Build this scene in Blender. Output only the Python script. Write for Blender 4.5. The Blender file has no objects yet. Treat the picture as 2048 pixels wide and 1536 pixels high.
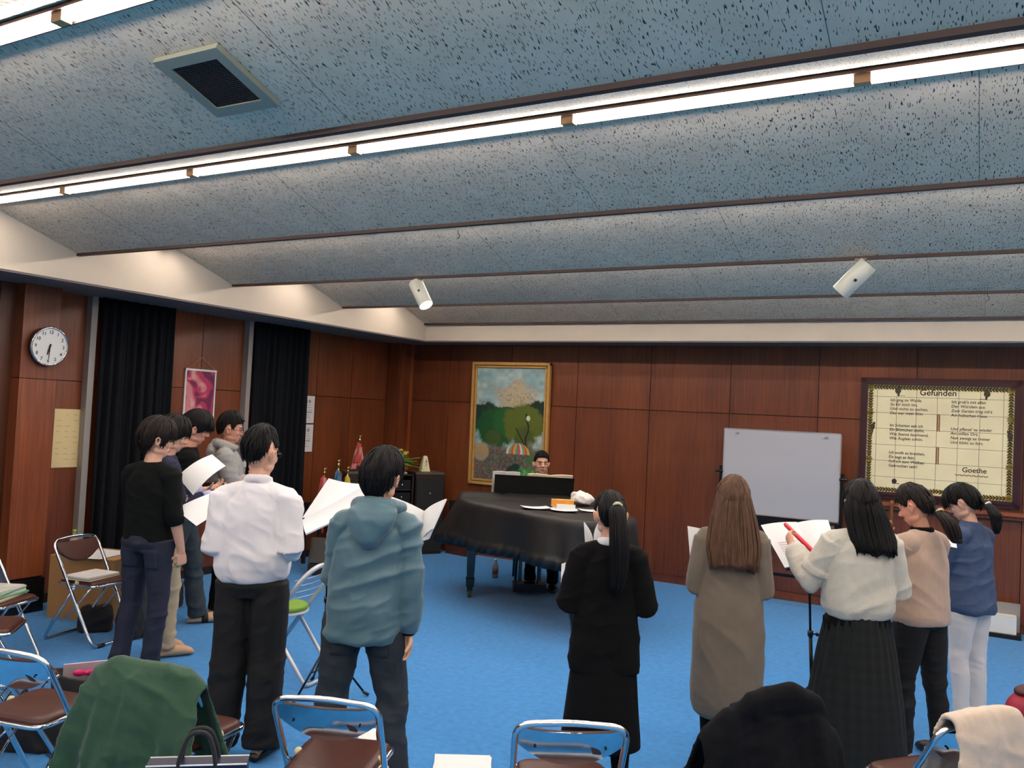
import bpy, bmesh, math, random
import numpy as np
from mathutils import Vector, Matrix, Quaternion
R = math.radians
random.seed(7)
rng = np.random.default_rng(7)
scene = bpy.context.scene
COL = scene.collection

# ------------------------------------------------------------------ camera
F_PX = 1700.0
EYE = np.array([0.0, 0.0, 1.87])
CR = np.array([0.87068335, 0.48941336, 0.04883723])
CU = np.array([-0.02549591, -0.05424974, 0.99820185])
CF = np.array([-0.49118272, 0.87036287, 0.03475631])
cam_d = bpy.data.cameras.new('camera')
cam = bpy.data.objects.new('camera', cam_d)
COL.objects.link(cam)
cam_d.sensor_width = 36.0
cam_d.lens = F_PX / 2048 * 36.0
cam_d.clip_start = 0.05
M = Matrix.Identity(4)
for i in range(3):
    M[i][0], M[i][1], M[i][2], M[i][3] = CR[i], CU[i], -CF[i], EYE[i]
cam.matrix_world = M
scene.camera = cam

# ------------------------------------------------------------------ look
scene.view_settings.view_transform = 'Standard'
scene.view_settings.look = 'None'
scene.view_settings.gamma = 1.0
scene.view_settings.exposure = 0.28
scene.view_settings.use_curve_mapping = False
world = bpy.data.worlds.new('world')
world.use_nodes = True
world.node_tree.nodes['Background'].inputs[0].default_value = (0.02, 0.022, 0.025, 1)
world.node_tree.nodes['Background'].inputs[1].default_value = 1.0
scene.world = world
scene.cycles.max_bounces = 6
scene.cycles.diffuse_bounces = 4
scene.cycles.glossy_bounces = 4
scene.cycles.caustics_reflective = False
scene.cycles.caustics_refractive = False
scene.cycles.sample_clamp_indirect = 4.0
TUBE_POWER = 48.0

# ------------------------------------------------------------------ pixel <-> room helpers
def ray(px, py):
    return CR * (px - 1024) / F_PX - CU * (py - 768) / F_PX + CF

def at_range(px, py, r):
    """room point seen at a pixel of the photo at horizontal range r"""
    d = ray(px, py)
    return EYE + d * (r / math.hypot(d[0], d[1]))

def on_z(px, py, z):
    d = ray(px, py)
    return EYE + d * (z - EYE[2]) / d[2]

def on_x(px, py, x):
    d = ray(px, py)
    return EYE + d * x / d[0]

def on_y(px, py, y):
    d = ray(px, py)
    return EYE + d * y / d[1]

# ------------------------------------------------------------------ materials
def srgb(r, g, b):
    def f(c):
        c /= 255.0
        return c / 12.92 if c <= 0.04045 else ((c + 0.055) / 1.055) ** 2.4
    return (f(r), f(g), f(b), 1.0)

def mat(name, col, rough=0.6, metal=0.0, var=0.0, vscale=8.0, bump=0.0, bscale=60.0, stretch=(1, 1, 1),
        coat=0.0, trans=0.0, emit=None, estr=0.0, sheen=0.0, attr=None, spec=0.5):
    m = bpy.data.materials.new(name)
    m.use_nodes = True
    nt = m.node_tree
    b = nt.nodes['Principled BSDF']
    c = srgb(*col)
    b.inputs['Base Color'].default_value = c
    b.inputs['Roughness'].default_value = rough
    b.inputs['Metallic'].default_value = metal
    b.inputs['Specular IOR Level'].default_value = spec
    if coat:
        b.inputs['Coat Weight'].default_value = coat
        b.inputs['Coat Roughness'].default_value = 0.25
    if trans:
        b.inputs['Transmission Weight'].default_value = trans
        b.inputs['IOR'].default_value = 1.3
    if sheen:
        b.inputs['Sheen Weight'].default_value = sheen
        b.inputs['Sheen Roughness'].default_value = 0.5
    if emit:
        b.inputs['Emission Color'].default_value = (*emit, 1)
        b.inputs['Emission Strength'].default_value = estr
    tc = nt.nodes.new('ShaderNodeTexCoord')
    mp = nt.nodes.new('ShaderNodeMapping')
    mp.inputs['Scale'].default_value = stretch
    nt.links.new(tc.outputs['Object'], mp.inputs['Vector'])
    if attr:
        a = nt.nodes.new('ShaderNodeVertexColor')
        a.layer_name = attr
        nt.links.new(a.outputs['Color'], b.inputs['Base Color'])
    elif var:
        n = nt.nodes.new('ShaderNodeTexNoise')
        n.inputs['Scale'].default_value = vscale
        n.inputs['Detail'].default_value = 5
        nt.links.new(mp.outputs[0], n.inputs['Vector'])
        r = nt.nodes.new('ShaderNodeValToRGB')
        r.color_ramp.elements[0].position = 0.3
        r.color_ramp.elements[1].position = 0.7
        r.color_ramp.elements[0].color = (c[0] * (1 - var), c[1] * (1 - var), c[2] * (1 - var), 1)
        r.color_ramp.elements[1].color = (min(1, c[0] * (1 + var)), min(1, c[1] * (1 + var)), min(1, c[2] * (1 + var)), 1)
        nt.links.new(n.outputs['Fac'], r.inputs[0])
        nt.links.new(r.outputs[0], b.inputs['Base Color'])
    if bump:
        n2 = nt.nodes.new('ShaderNodeTexNoise')
        n2.inputs['Scale'].default_value = bscale
        n2.inputs['Detail'].default_value = 3
        nt.links.new(mp.outputs[0], n2.inputs['Vector'])
        bp = nt.nodes.new('ShaderNodeBump')
        bp.inputs['Strength'].default_value = bump
        bp.inputs['Distance'].default_value = 0.01
        nt.links.new(n2.outputs['Fac'], bp.inputs['Height'])
        nt.links.new(bp.outputs[0], b.inputs['Normal'])
    return m

def wood_mat(name, c1, c2, rough=0.42, coat=0.3, spread=1.0, cell=0.954, x0=-4.483):
    """veneer: fine vertical grain, each panel a slightly different tone"""
    m = bpy.data.materials.new(name)
    m.use_nodes = True
    nt = m.node_tree
    b = nt.nodes['Principled BSDF']
    b.inputs['Roughness'].default_value = rough
    b.inputs['Coat Weight'].default_value = coat
    b.inputs['Coat Roughness'].default_value = 0.3
    tc = nt.nodes.new('ShaderNodeTexCoord')
    mp = nt.nodes.new('ShaderNodeMapping')
    mp.inputs['Scale'].default_value = (60, 60, 1.6)
    nt.links.new(tc.outputs['Object'], mp.inputs['Vector'])
    n = nt.nodes.new('ShaderNodeTexNoise')
    n.inputs['Scale'].default_value = 1.0
    n.inputs['Detail'].default_value = 6
    n.inputs['Distortion'].default_value = 0.6
    nt.links.new(mp.outputs[0], n.inputs['Vector'])
    mp2 = nt.nodes.new('ShaderNodeMapping')
    mp2.inputs['Scale'].default_value = (3.5, 3.5, 0.7)
    nt.links.new(tc.outputs['Object'], mp2.inputs['Vector'])
    n2 = nt.nodes.new('ShaderNodeTexNoise')
    n2.inputs['Scale'].default_value = 1.0
    n2.inputs['Detail'].default_value = 4
    nt.links.new(mp2.outputs[0], n2.inputs['Vector'])
    at = nt.nodes.new('ShaderNodeVertexColor')
    at.layer_name = 'tone'
    mx = nt.nodes.new('ShaderNodeMath'); mx.operation = 'MULTIPLY_ADD'
    mx.inputs[1].default_value = 0.55
    nt.links.new(n.outputs['Fac'], mx.inputs[0])
    m2 = nt.nodes.new('ShaderNodeMath'); m2.operation = 'MULTIPLY'
    m2.inputs[1].default_value = 0.45
    nt.links.new(n2.outputs['Fac'], m2.inputs[0])
    nt.links.new(m2.outputs[0], mx.inputs[2])
    r = nt.nodes.new('ShaderNodeValToRGB')
    r.color_ramp.elements[0].position = 0.32
    r.color_ramp.elements[1].position = 0.68
    r.color_ramp.elements[0].color = srgb(*c1)
    r.color_ramp.elements[1].color = srgb(*c2)
    nt.links.new(mx.outputs[0], r.inputs[0])
    mul = nt.nodes.new('ShaderNodeMix'); mul.data_type = 'RGBA'; mul.blend_type = 'MULTIPLY'
    mul.inputs[0].default_value = 1.0
    nt.links.new(r.outputs[0], mul.inputs[6])
    nt.links.new(at.outputs['Color'], mul.inputs[7])
    nt.links.new(mul.outputs[2], b.inputs['Base Color'])
    bp = nt.nodes.new('ShaderNodeBump')
    bp.inputs['Strength'].default_value = 0.08
    bp.inputs['Distance'].default_value = 0.004
    nt.links.new(n.outputs['Fac'], bp.inputs['Height'])
    nt.links.new(bp.outputs[0], b.inputs['Normal'])
    return m

def ceiling_mat():
    m = bpy.data.materials.new('acoustic_board')
    m.use_nodes = True
    nt = m.node_tree
    b = nt.nodes['Principled BSDF']
    b.inputs['Roughness'].default_value = 0.9
    tc = nt.nodes.new('ShaderNodeTexCoord')
    def noise(scale, thr0, thr1, detail=1.0, dist=0.0):
        mp = nt.nodes.new('ShaderNodeMapping')
        mp.inputs['Scale'].default_value = scale
        nt.links.new(tc.outputs['Object'], mp.inputs['Vector'])
        n = nt.nodes.new('ShaderNodeTexNoise')
        n.inputs['Scale'].default_value = 1.0
        n.inputs['Detail'].default_value = detail
        n.inputs['Distortion'].default_value = dist
        nt.links.new(mp.outputs[0], n.inputs['Vector'])
        mr = nt.nodes.new('ShaderNodeMapRange')
        mr.inputs['From Min'].default_value = thr0
        mr.inputs['From Max'].default_value = thr1
        nt.links.new(n.outputs['Fac'], mr.inputs['Value'])
        return mr.outputs[0]
    dash = noise((230, 46, 46), 0.67, 0.74, 0.0, 0.2)
    base = noise((7, 7, 7), 0.3, 0.7, 4)
    r = nt.nodes.new('ShaderNodeMix'); r.data_type = 'RGBA'
    r.inputs[6].default_value = srgb(*CEIL_A)
    r.inputs[7].default_value = srgb(*CEIL_B)
    nt.links.new(base, r.inputs[0])
    r2 = nt.nodes.new('ShaderNodeMix'); r2.data_type = 'RGBA'
    r2.inputs[7].default_value = srgb(58, 54, 54)
    nt.links.new(dash, r2.inputs[0])
    nt.links.new(r.outputs[2], r2.inputs[6])
    nt.links.new(r2.outputs[2], b.inputs['Base Color'])
    bp = nt.nodes.new('ShaderNodeBump')
    bp.inputs['Strength'].default_value = 0.5
    bp.inputs['Distance'].default_value = 0.004
    bp.invert = True
    nt.links.new(dash, bp.inputs['Height'])
    nt.links.new(bp.outputs[0], b.inputs['Normal'])
    return m

CEIL_A, CEIL_B = (224, 204, 174), (238, 218, 188)

# ------------------------------------------------------------------ mesh helpers
class Geo:
    def __init__(self):
        self.v = []; self.f = []; self.n = 0
    def add(self, verts, faces):
        verts = np.asarray(verts, float).reshape(-1, 3)
        self.v.append(verts)
        n = self.n
        self.f += [tuple(i + n for i in f) for f in faces]
        self.n += len(verts)
        return self
    def box(self, c, s, rot=None, taper=1.0):
        x, y, z = [k / 2 for k in s]
        v = np.array([(sx * x * (taper if sz > 0 else 1), sy * y * (taper if sz > 0 else 1), sz * z)
                      for sz in (-1, 1) for sy in (-1, 1) for sx in (-1, 1)])
        if rot is not None:
            v = v @ np.array(rot).T
        v = v + np.array(c)
        return self.add(v, [(0, 2, 3, 1), (4, 5, 7, 6), (0, 1, 5, 4), (2, 6, 7, 3), (0, 4, 6, 2), (1, 3, 7, 5)])
    def box2(self, lo, hi):
        lo = np.array(lo, float); hi = np.array(hi, float)
        return self.box((lo + hi) / 2, np.abs(hi - lo))
    def rings(self, rings, closed=False):
        """rings: list of (n,3) arrays; capped loft"""
        n = len(rings[0]); k = len(rings)
        v = np.concatenate(rings)
        f = []
        for i in range(k - 1 if not closed else k):
            a = i * n; b = ((i + 1) % k) * n
            for j in range(n):
                j2 = (j + 1) % n
                f.append((a + j, a + j2, b + j2, b + j))
        if not closed:
            f.append(tuple(range(n - 1, -1, -1)))
            f.append(tuple((k - 1) * n + j for j in range(n)))
        return self.add(v, f)
    def tube(self, pts, rad, n=12, closed=False, flat=None, up=None):
        pts = np.asarray(pts, float)
        k = len(pts)
        if np.isscalar(rad): rad = [rad] * k
        if closed:
            T = np.roll(pts, -1, 0) - np.roll(pts, 1, 0)
        else:
            T = np.gradient(pts, axis=0)
        T /= np.linalg.norm(T, axis=1, keepdims=True) + 1e-9
        u = np.array(up if up is not None else ((0, 0, 1) if abs(T[0][2]) < 0.9 else (0, 1, 0)), float)
        R_ = []
        ang = np.linspace(0, 2 * np.pi, n, endpoint=False)
        for i in range(k):
            u = u - T[i] * (u @ T[i]); u /= np.linalg.norm(u) + 1e-9
            w = np.cross(T[i], u)
            r = rad[i]
            ru, rw = (r, r) if np.isscalar(r) else r
            R_.append(pts[i] + np.outer(np.cos(ang), u) * ru + np.outer(np.sin(ang), w) * rw)
        return self.rings(R_, closed)
    def ell(self, c, r, rot=None, nu=16, nv=10):
        th = np.linspace(0, 2 * np.pi, nu, endpoint=False)
        ph = np.linspace(-np.pi / 2, np.pi / 2, nv + 2)[1:-1]
        v = [np.array([[0, 0, -1.0]])] + [np.stack([np.cos(p) * np.cos(th), np.cos(p) * np.sin(th), np.full(nu, np.sin(p))], 1) for p in ph] + [np.array([[0, 0, 1.0]])]
        v = np.concatenate(v) * np.array(r)
        if rot is not None: v = v @ np.array(rot).T
        v = v + np.array(c)
        f = [(0, 1 + (j + 1) % nu, 1 + j) for j in range(nu)]
        for i in range(nv - 1):
            a = 1 + i * nu; b = a + nu
            for j in range(nu):
                j2 = (j + 1) % nu
                f.append((a + j, a + j2, b + j2, b + j))
        a = 1 + (nv - 1) * nu; t = a + nu
        f += [(a + j, a + (j + 1) % nu, t) for j in range(nu)]
        return self.add(v, f)
    def lathe(self, prof, c=(0, 0, 0), n=24):
        ang = np.linspace(0, 2 * np.pi, n, endpoint=False)
        return self.rings([np.stack([np.cos(ang) * r + c[0], np.sin(ang) * r + c[1], np.full(n, z + c[2])], 1) for z, r in prof])
    def prism(self, poly, z0, z1):
        """poly (x,y) list extruded in z"""
        return self.rings([np.array([(x, y, z0) for x, y in poly]), np.array([(x, y, z1) for x, y in poly])])
    def sheet(self, P, thick=0.001):
        """P (a,b,3) grid of points -> solid sheet"""
        P = np.asarray(P, float)
        a, b = P.shape[:2]
        du = np.gradient(P, axis=0); dv = np.gradient(P, axis=1)
        N = np.cross(du, dv); N /= np.linalg.norm(N, axis=2, keepdims=True) + 1e-9
        top = (P + N * thick / 2).reshape(-1, 3); bot = (P - N * thick / 2).reshape(-1, 3)
        f = []
        m = a * b
        for i in range(a - 1):
            for j in range(b - 1):
                q = (i * b + j, (i + 1) * b + j, (i + 1) * b + j + 1, i * b + j + 1)
                f.append(q); f.append(tuple(m + k for k in reversed(q)))
        edge = [(i, 0) for i in range(a)] + [(a - 1, j) for j in range(1, b)] + [(i, b - 1) for i in range(a - 2, -1, -1)] + [(0, j) for j in range(b - 2, 0, -1)]
        e = [i * b + j for i, j in edge]
        for k in range(len(e)):
            p, q = e[k], e[(k + 1) % len(e)]
            f.append((q, p, m + p, m + q))
        return self.add(np.concatenate([top, bot]), f)
    def verts(self):
        return np.concatenate(self.v)
    def make(self, name, m, parent=None, smooth=True, loc=None, rotz=None, mats=None):
        me = bpy.data.meshes.new(name)
        me.from_pydata(self.verts().tolist(), [], self.f)
        me.validate()
        if mats:
            for q in mats: me.materials.append(q)
        else:
            me.materials.append(m)
        if smooth:
            me.polygons.foreach_set('use_smooth', [True] * len(me.polygons))
            if smooth == 'auto':
                me.set_sharp_from_angle(angle=R(35))
        o = bpy.data.objects.new(name, me)
        COL.objects.link(o)
        if parent is not None: o.parent = parent
        if loc is not None: o.location = loc
        if rotz is not None: o.rotation_euler = (0, 0, rotz)
        return o

def tag(o, label, cat, group=None, kind=None):
    if label: o['label'] = label
    if cat: o['category'] = cat
    if group: o['group'] = group
    if kind: o['kind'] = kind
    return o

def empty(name, loc, rotz=0.0, label=None, cat=None, group=None):
    o = bpy.data.objects.new(name, None)
    COL.objects.link(o)
    o.empty_display_size = 0.1
    o.location = loc
    o.rotation_euler = (0, 0, rotz)
    tag(o, label, cat, group)
    return o

def struct(g, name, m, **k):
    o = g.make(name, m, smooth=k.pop('smooth', False), **k)
    o['kind'] = 'structure'
    return o

def copy_tree(o, parent=None):
    c = o.copy()
    COL.objects.link(c)
    c.parent = parent
    for ch in list(o.children):
        copy_tree(ch, c)
    return c

def bake(o, mods):
    """apply remesh / smooth / bevel modifiers to an object through the evaluated mesh"""
    for kind, kw in mods:
        md = o.modifiers.new(kind.lower(), kind)
        for k, v in kw.items(): setattr(md, k, v)
    dg = bpy.context.evaluated_depsgraph_get()
    dg.update()
    me = bpy.data.meshes.new_from_object(o.evaluated_get(dg))
    old = o.data
    o.modifiers.clear()
    me.name = old.name
    o.data = me
    bpy.data.meshes.remove(old)
    me.polygons.foreach_set('use_smooth', [True] * len(me.polygons))
    return o

def get_v(me):
    a = np.empty(len(me.vertices) * 3); me.vertices.foreach_get('co', a); return a.reshape(-1, 3)

def set_v(me, a):
    me.vertices.foreach_set('co', a.reshape(-1)); me.update()

def get_n(me):
    a = np.empty(len(me.vertices) * 3); me.vertices.foreach_get('normal', a); return a.reshape(-1, 3)

def hash3(i, seed=0):
    h = (i[:, 0] * 73856093) ^ (i[:, 1] * 19349663) ^ (i[:, 2] * 83492791) ^ (seed * 2654435761 & 0xffffffff)
    h = h.astype(np.uint64)
    h = (h ^ (h >> np.uint64(13))) * np.uint64(1274126177)
    h = (h ^ (h >> np.uint64(16))) & np.uint64(0xffff)
    return h.astype(float) / 65535.0

def vnoise(p, seed=0):
    p = np.asarray(p, float) + 1000.0
    i = np.floor(p).astype(np.int64); f = p - i
    f = f * f * (3 - 2 * f)
    out = np.zeros(len(p))
    for dx in (0, 1):
        for dy in (0, 1):
            for dz in (0, 1):
                w = (f[:, 0] if dx else 1 - f[:, 0]) * (f[:, 1] if dy else 1 - f[:, 1]) * (f[:, 2] if dz else 1 - f[:, 2])
                out += w * hash3(i + np.array([dx, dy, dz]), seed)
    return out

def ss(a, b, x):
    t = np.clip((x - a) / (b - a), 0, 1)
    return t * t * (3 - 2 * t)

def vcol(o, cols, name='paint'):
    """cols: per-vertex rgb (linear)"""
    me = o.data
    at = me.color_attributes.new(name, 'FLOAT_COLOR', 'POINT')
    c = np.ones((len(me.vertices), 4)); c[:, :3] = cols
    at.data.foreach_set('color', c.reshape(-1))

def arc(c, r, a0, a1, n, ax0=(1, 0, 0), ax1=(0, 0, 1)):
    t = np.linspace(a0, a1, n)
    return np.array(c) + np.outer(np.cos(t), ax0) * r + np.outer(np.sin(t), ax1) * r

def rounded(pts, rad, seg=5):
    """polyline with rounded interior corners"""
    pts = [np.array(p, float) for p in pts]
    out = [pts[0]]
    for i in range(1, len(pts) - 1):
        a, b, c = pts[i - 1], pts[i], pts[i + 1]
        u = (a - b); v = (c - b)
        lu, lv = np.linalg.norm(u), np.linalg.norm(v)
        r = min(rad, lu / 2.01, lv / 2.01)
        p, q = b + u / lu * r, b + v / lv * r
        for t in np.linspace(0, 1, seg + 1):
            out.append((1 - t) ** 2 * p + 2 * t * (1 - t) * b + t * t * q)
    out.append(pts[-1])
    return np.array(out)

def rotm(ax, ang):
    return np.array(Matrix.Rotation(ang, 3, ax))

# ------------------------------------------------------------------ shared materials
MT = {}
MT['tube_on'] = mat('lit_tube', (255, 250, 245), 0.4, emit=(1.0, 0.90, 0.83), estr=TUBE_POWER)
MT['cap'] = mat('tube_holder', (206, 160, 110), 0.5)
MT['ceil'] = ceiling_mat()
MT['brown_trim'] = mat('brown_trim', (62, 38, 32), 0.5)
MT['cream'] = mat('cream_plaster', (214, 200, 180), 0.85, var=0.03, vscale=3)
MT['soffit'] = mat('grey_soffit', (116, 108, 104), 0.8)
MT['carpet'] = mat('blue_carpet', (44, 138, 210), 0.95, var=0.13, vscale=22, bump=0.5, bscale=240, sheen=0.2)
MT['wood'] = wood_mat('veneer', (86, 37, 17), (137, 72, 37))
MT['dark'] = mat('dark_gap', (22, 10, 7), 0.8)
MT['curtain'] = mat('curtain_cloth', (15, 18, 23), 0.9, var=0.2, vscale=30, spec=.2)
MT['trim_grey'] = mat('grey_frame', (150, 145, 140), 0.5)
MT['white'] = mat('white_plastic', (236, 236, 232), 0.4)
MT['black'] = mat('black_plastic', (14, 14, 15), 0.4)
MT['blackmet'] = mat('black_metal', (18, 18, 20), 0.35, metal=0.4)
MT['chrome'] = mat('chrome', (225, 228, 232), 0.07, metal=1.0)
MT['silver'] = mat('silver_pipe', (206, 206, 208), 0.4, metal=0.5)
MT['vinyl'] = mat('brown_vinyl', (74, 40, 32), 0.36, var=0.06, vscale=5, bump=0.15, bscale=300)
MT['ivory'] = mat('ivory_cap', (226, 214, 170), 0.45)
MT['paper'] = mat('paper', (245, 244, 242), 0.8)
MT['paper_print'] = mat('printed_paper', (232, 226, 220), 0.8, var=0.05, vscale=40)
MT['gold'] = mat('gilt', (212, 164, 90), 0.4, metal=0.15, var=0.1, vscale=20)
MT['golddark'] = mat('dark_gilt', (120, 76, 32), 0.45, metal=0.2)
MT['frame_red'] = mat('mahogany', (58, 16, 20), 0.35, coat=0.4, var=0.1, vscale=10)
MT['card'] = mat('cardboard', (166, 122, 74), 0.85, var=0.06, vscale=6)
MT['ink'] = mat('ink', (40, 30, 34), 0.8)
MT['glass'] = mat('clear_plastic', (235, 245, 240), 0.08, trans=0.95)
exec_parts = True

# ================================================================== THE ROOM
XW, XR, YB, YF = -7.25, 3.9, 9.6, -3.6
ZC = 2.77            # cornice bottom
LIP_Z, RIDGE_Z = 2.995, 3.262
LIPS = [2.62 + 1.63 * k for k in range(-4, 5)]   # -3.9 ... 9.14
CX, CY = -6.52, 9.18
g = Geo(); g.box2((XW - 0.2, YF - 0.2, -0.1), (XR + 0.2, YB + 0.2, 0)); struct(g, 'floor', MT['carpet'])

def panel_wall(name, axis, pos, spans, zspans, thick=0.018, backdepth=0.12, face=1):
    """veneer panels on a dark backing, one mesh, tone per panel"""
    g = Geo(); tone = []
    def blk(lo, hi, t):
        g.box2(lo, hi); tone.extend([t] * 8)
    gap = 0.004
    a0, a1 = spans[0], spans[-1]
    z0, z1 = zspans[0], zspans[-1]
    if axis == 'y':
        blk((a0, pos + face * thick, z0), (a1, pos + face * (thick + backdepth), z1), 0.12)
    else:
        blk((pos + face * thick, a0, z0), (pos + face * (thick + backdepth), a1, z1), 0.12)
    for i in range(len(spans) - 1):
        for j in range(len(zspans) - 1):
            t = random.uniform(0.82, 1.12)
            lo_a, hi_a = spans[i] + gap, spans[i + 1] - gap
            lz, hz = zspans[j] + gap, zspans[j + 1] - gap
            if axis == 'y': blk((lo_a, pos, lz), (hi_a, pos + face * (thick + .001), hz), t)
            else: blk((pos, lo_a, lz), (pos + face * (thick + .001), hi_a, hz), t)
    o = struct(g, name, MT['wood'])
    t = np.array(tone)[:, None] * np.ones(3)
    vcol(o, t, 'tone')
    return o

xs = [XW] + [-4.483 + 0.954 * k for k in range(-2, 9)] + [XR]
panel_wall('wall_back', 'y', YB, xs, [0.0, 1.99, 3.6])
panel_wall('wall_left', 'x', XW, [YF, -2.2, -1.0, 0.2, 1.4, 2.6, 3.9, 4.95, 6.18, 6.95, 7.95, 8.6, YB], [0.0, 1.97, 3.6], face=-1)
g = Geo(); g.box2((XR, YF, 0), (XR + .12, YB, 3.6)); struct(g, 'wall_right', MT['cream'])
g = Geo(); g.box2((XW, YF - .12, 0), (XR, YF, 3.6)); struct(g, 'wall_front', MT['cream'])

# pillar boxed in veneer, left wall
def tone_box(name, boxes, tones, kind='structure'):
    g = Geo()
    for lo, hi in boxes: g.box2(lo, hi)
    o = struct(g, name, MT['wood'])
    vcol(o, np.repeat(np.array(tones), 8)[:, None] * np.ones(3), 'tone')
    return o
tone_box('pillar', [((-7.23, 4.12, 0.3), (-7.0, 4.44, 1.963)), ((-7.23, 4.12, 1.97), (-7.0, 4.44, ZC)), ((-7.22, 4.125, 0.29), (-7.01, 4.435, ZC)),
                    ((-7.24, 3.99, 0.0), (-7.12, 4.12, ZC))], [1.25, 1.0, .2, .45])
tone_box('trim_1', [((-7.24, 9.34, 0.0), (-7.02, 9.59, ZC))], [0.9])
tone_box('trim_2', [((-7.03, 9.555, 0.0), (-7.0, 9.6, ZC))], [1.8])
g = Geo(); g.box2((-6.99, YB - 0.014, 0), (XR, YB + .001, 0.085)); g.box2((-6.99, YB - 0.02, 0.07), (XR, YB, 0.085))
o = struct(g, 'baseboard_back', MT['wood']); vcol(o, np.full((16, 3), 1.0), 'tone')
g = Geo(); g.box2((XW, 4.45, 0), (XW + .014, 9.34, 0.08))
struct(g, 'baseboard_left', MT['dark'])
g = Geo(); g.box2((XW, 2.0, 0.0), (-6.98, 4.12, 0.29)); g.box2((-7.23, 4.12, 0), (-6.99, 4.45, 0.285))
struct(g, 'trim_3', MT['black'])

# cornice: left run and back run, hollow overhang with grey soffit
g = Geo(); g.box2((XW, YF, ZC + .004), (CX, YB, 3.55)); struct(g, 'trim_4', MT['cream'])
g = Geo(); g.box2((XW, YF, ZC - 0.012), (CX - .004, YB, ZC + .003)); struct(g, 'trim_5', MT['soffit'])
g = Geo(); g.box2((CX, CY, ZC + .004), (XR, YB, 3.55)); struct(g, 'trim_6', MT['cream'])
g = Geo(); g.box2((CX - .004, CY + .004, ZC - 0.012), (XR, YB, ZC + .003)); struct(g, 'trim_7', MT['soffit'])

# folded ceiling: speckled boards rise from each lip to a ridge and fall to the next lip
prof = []
for i, L in enumerate(LIPS):
    prof.append((L, LIP_Z))
    if i < len(LIPS) - 1: prof.append((L + 0.815, RIDGE_Z))
prof = [p for p in prof]
g = Geo()
x0, x1 = CX + .002, XR
for (ya, za), (yb, zb) in zip(prof[:-1], prof[1:]):
    v = [(x0, ya, za), (x1, ya, za), (x1, yb, zb), (x0, yb, zb), (x0, ya, za + .3), (x1, ya, za + .3), (x1, yb, zb + .3), (x0, yb, zb + .3)]
    g.add(v, [(0, 1, 2, 3), (7, 6, 5, 4), (0, 4, 5, 1), (1, 5, 6, 2), (2, 6, 7, 3), (3, 7, 4, 0)])
struct(g, 'ceiling', MT['ceil'])
# board joints, thin dark lines on the falling boards
g = Geo()
for i, L in enumerate(LIPS[:-1]):
    ya, za, yb, zb = L + 0.815, RIDGE_Z, LIPS[i + 1], LIP_Z
    xx = -5.9 + 0.37 * (i % 3)
    while xx < XR:
        d = .0008
        g.add([(xx - d, ya, za - .0007), (xx + d, ya, za - .0007), (xx + d, yb, zb - .0007), (xx - d, yb, zb - .0007),
               (xx - d, ya, za + .003), (xx + d, ya, za + .003), (xx + d, yb, zb + .003), (xx - d, yb, zb + .003)],
              [(0, 1, 2, 3), (7, 6, 5, 4), (0, 4, 5, 1), (1, 5, 6, 2), (2, 6, 7, 3), (3, 7, 4, 0)])
        xx += 1.82
struct(g, 'trim_8', MT['dark'])
# brown lip mouldings
for i, L in enumerate(LIPS[1:]):
    g = Geo(); g.box2((x0, L - 0.016, LIP_Z - 0.016), (x1, L + 0.016, LIP_Z + 0.012))
    struct(g, 'trim_%d' % (9 + i), MT['brown_trim'])
# small white edge strip where each board meets the left wall
# ------------------------------------------------------------------ strip lights along each ridge
rows = [L + 0.815 for L in LIPS[1:-1]]
TUBE_X = [-6.42, -5.46, -4.21, -2.96, -1.71, -0.46, 0.79, 2.04, 3.29]
for ri, y in enumerate(rows):
    root = empty('strip_light', (0, y, RIDGE_Z - 0.032), 0,
                 ['continuous row of tube lights along the ceiling ridge behind the camera', 'row of tube lights in the fold over the camera',
                  'bright row of tube lights cutting across the top left corner of the ceiling',
                  'long row of tube lights running right across the ceiling from left edge to top right',
                  'hidden row of tube lights behind the second brown ceiling lip', 'hidden row of tube lights behind the third brown ceiling lip',
                  'hidden row of tube lights nearest the back wall'][ri], 'ceiling light', 'rows of tube lights in the ceiling folds')
    g = Geo(); g.box2((-6.48, -0.03, 0.004), (3.36, 0.03, 0.02)); g.box2((-6.48, .030, -.026), (3.36, .036, .010)); g.box2((-6.48, -.036, .0), (3.36, -.030, .010)); g.make('housing_shade_fins', MT['brown_trim'], root, smooth=False)  # batten plus side fins added to hold tube light back from the boards
    for a, b in zip(TUBE_X[:-1], TUBE_X[1:]):
        t = Geo(); t.tube([(a + .034, 0, -.012), (b - .034, 0, -.012)], 0.0205, 12)
        t.make('tube', MT['tube_on'], root)
    for a in TUBE_X:
        t = Geo(); t.box((a, 0, -0.012), (0.062, 0.042, 0.042)); t.make('holder', MT['cap'], root, smooth=False)


# ================================================================== PEOPLE
SKIN = mat('skin', (222, 170, 142), 0.55, var=0.05, vscale=18, bump=0.06, bscale=120)
SKIN2 = mat('skin_warm', (214, 152, 124), 0.55, var=0.05, vscale=18, bump=0.06, bscale=120)
LIP = mat('lips', (176, 96, 88), 0.5)
EYEW = mat('eyelid_line', (28, 18, 16), 0.4)
HAIR_K = mat('black_hair', (11, 9, 9), 0.55, var=0.3, vscale=60, bump=0.4, bscale=160, stretch=(1, 1, 0.25), spec=0.22)
HAIR_D = mat('dark_brown_hair', (26, 17, 14), 0.5, var=0.3, vscale=60, bump=0.4, bscale=160, stretch=(1, 1, 0.25), spec=0.22)
HAIR_B = mat('brown_hair', (88, 62, 47), 0.5, var=0.35, vscale=50, bump=0.4, bscale=160, stretch=(1, 1, 0.2), spec=0.22)
SLIP = mat('tan_slipper', (206, 166, 132), 0.7)
SLIPB = mat('black_band', (22, 22, 24), 0.7)

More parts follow.
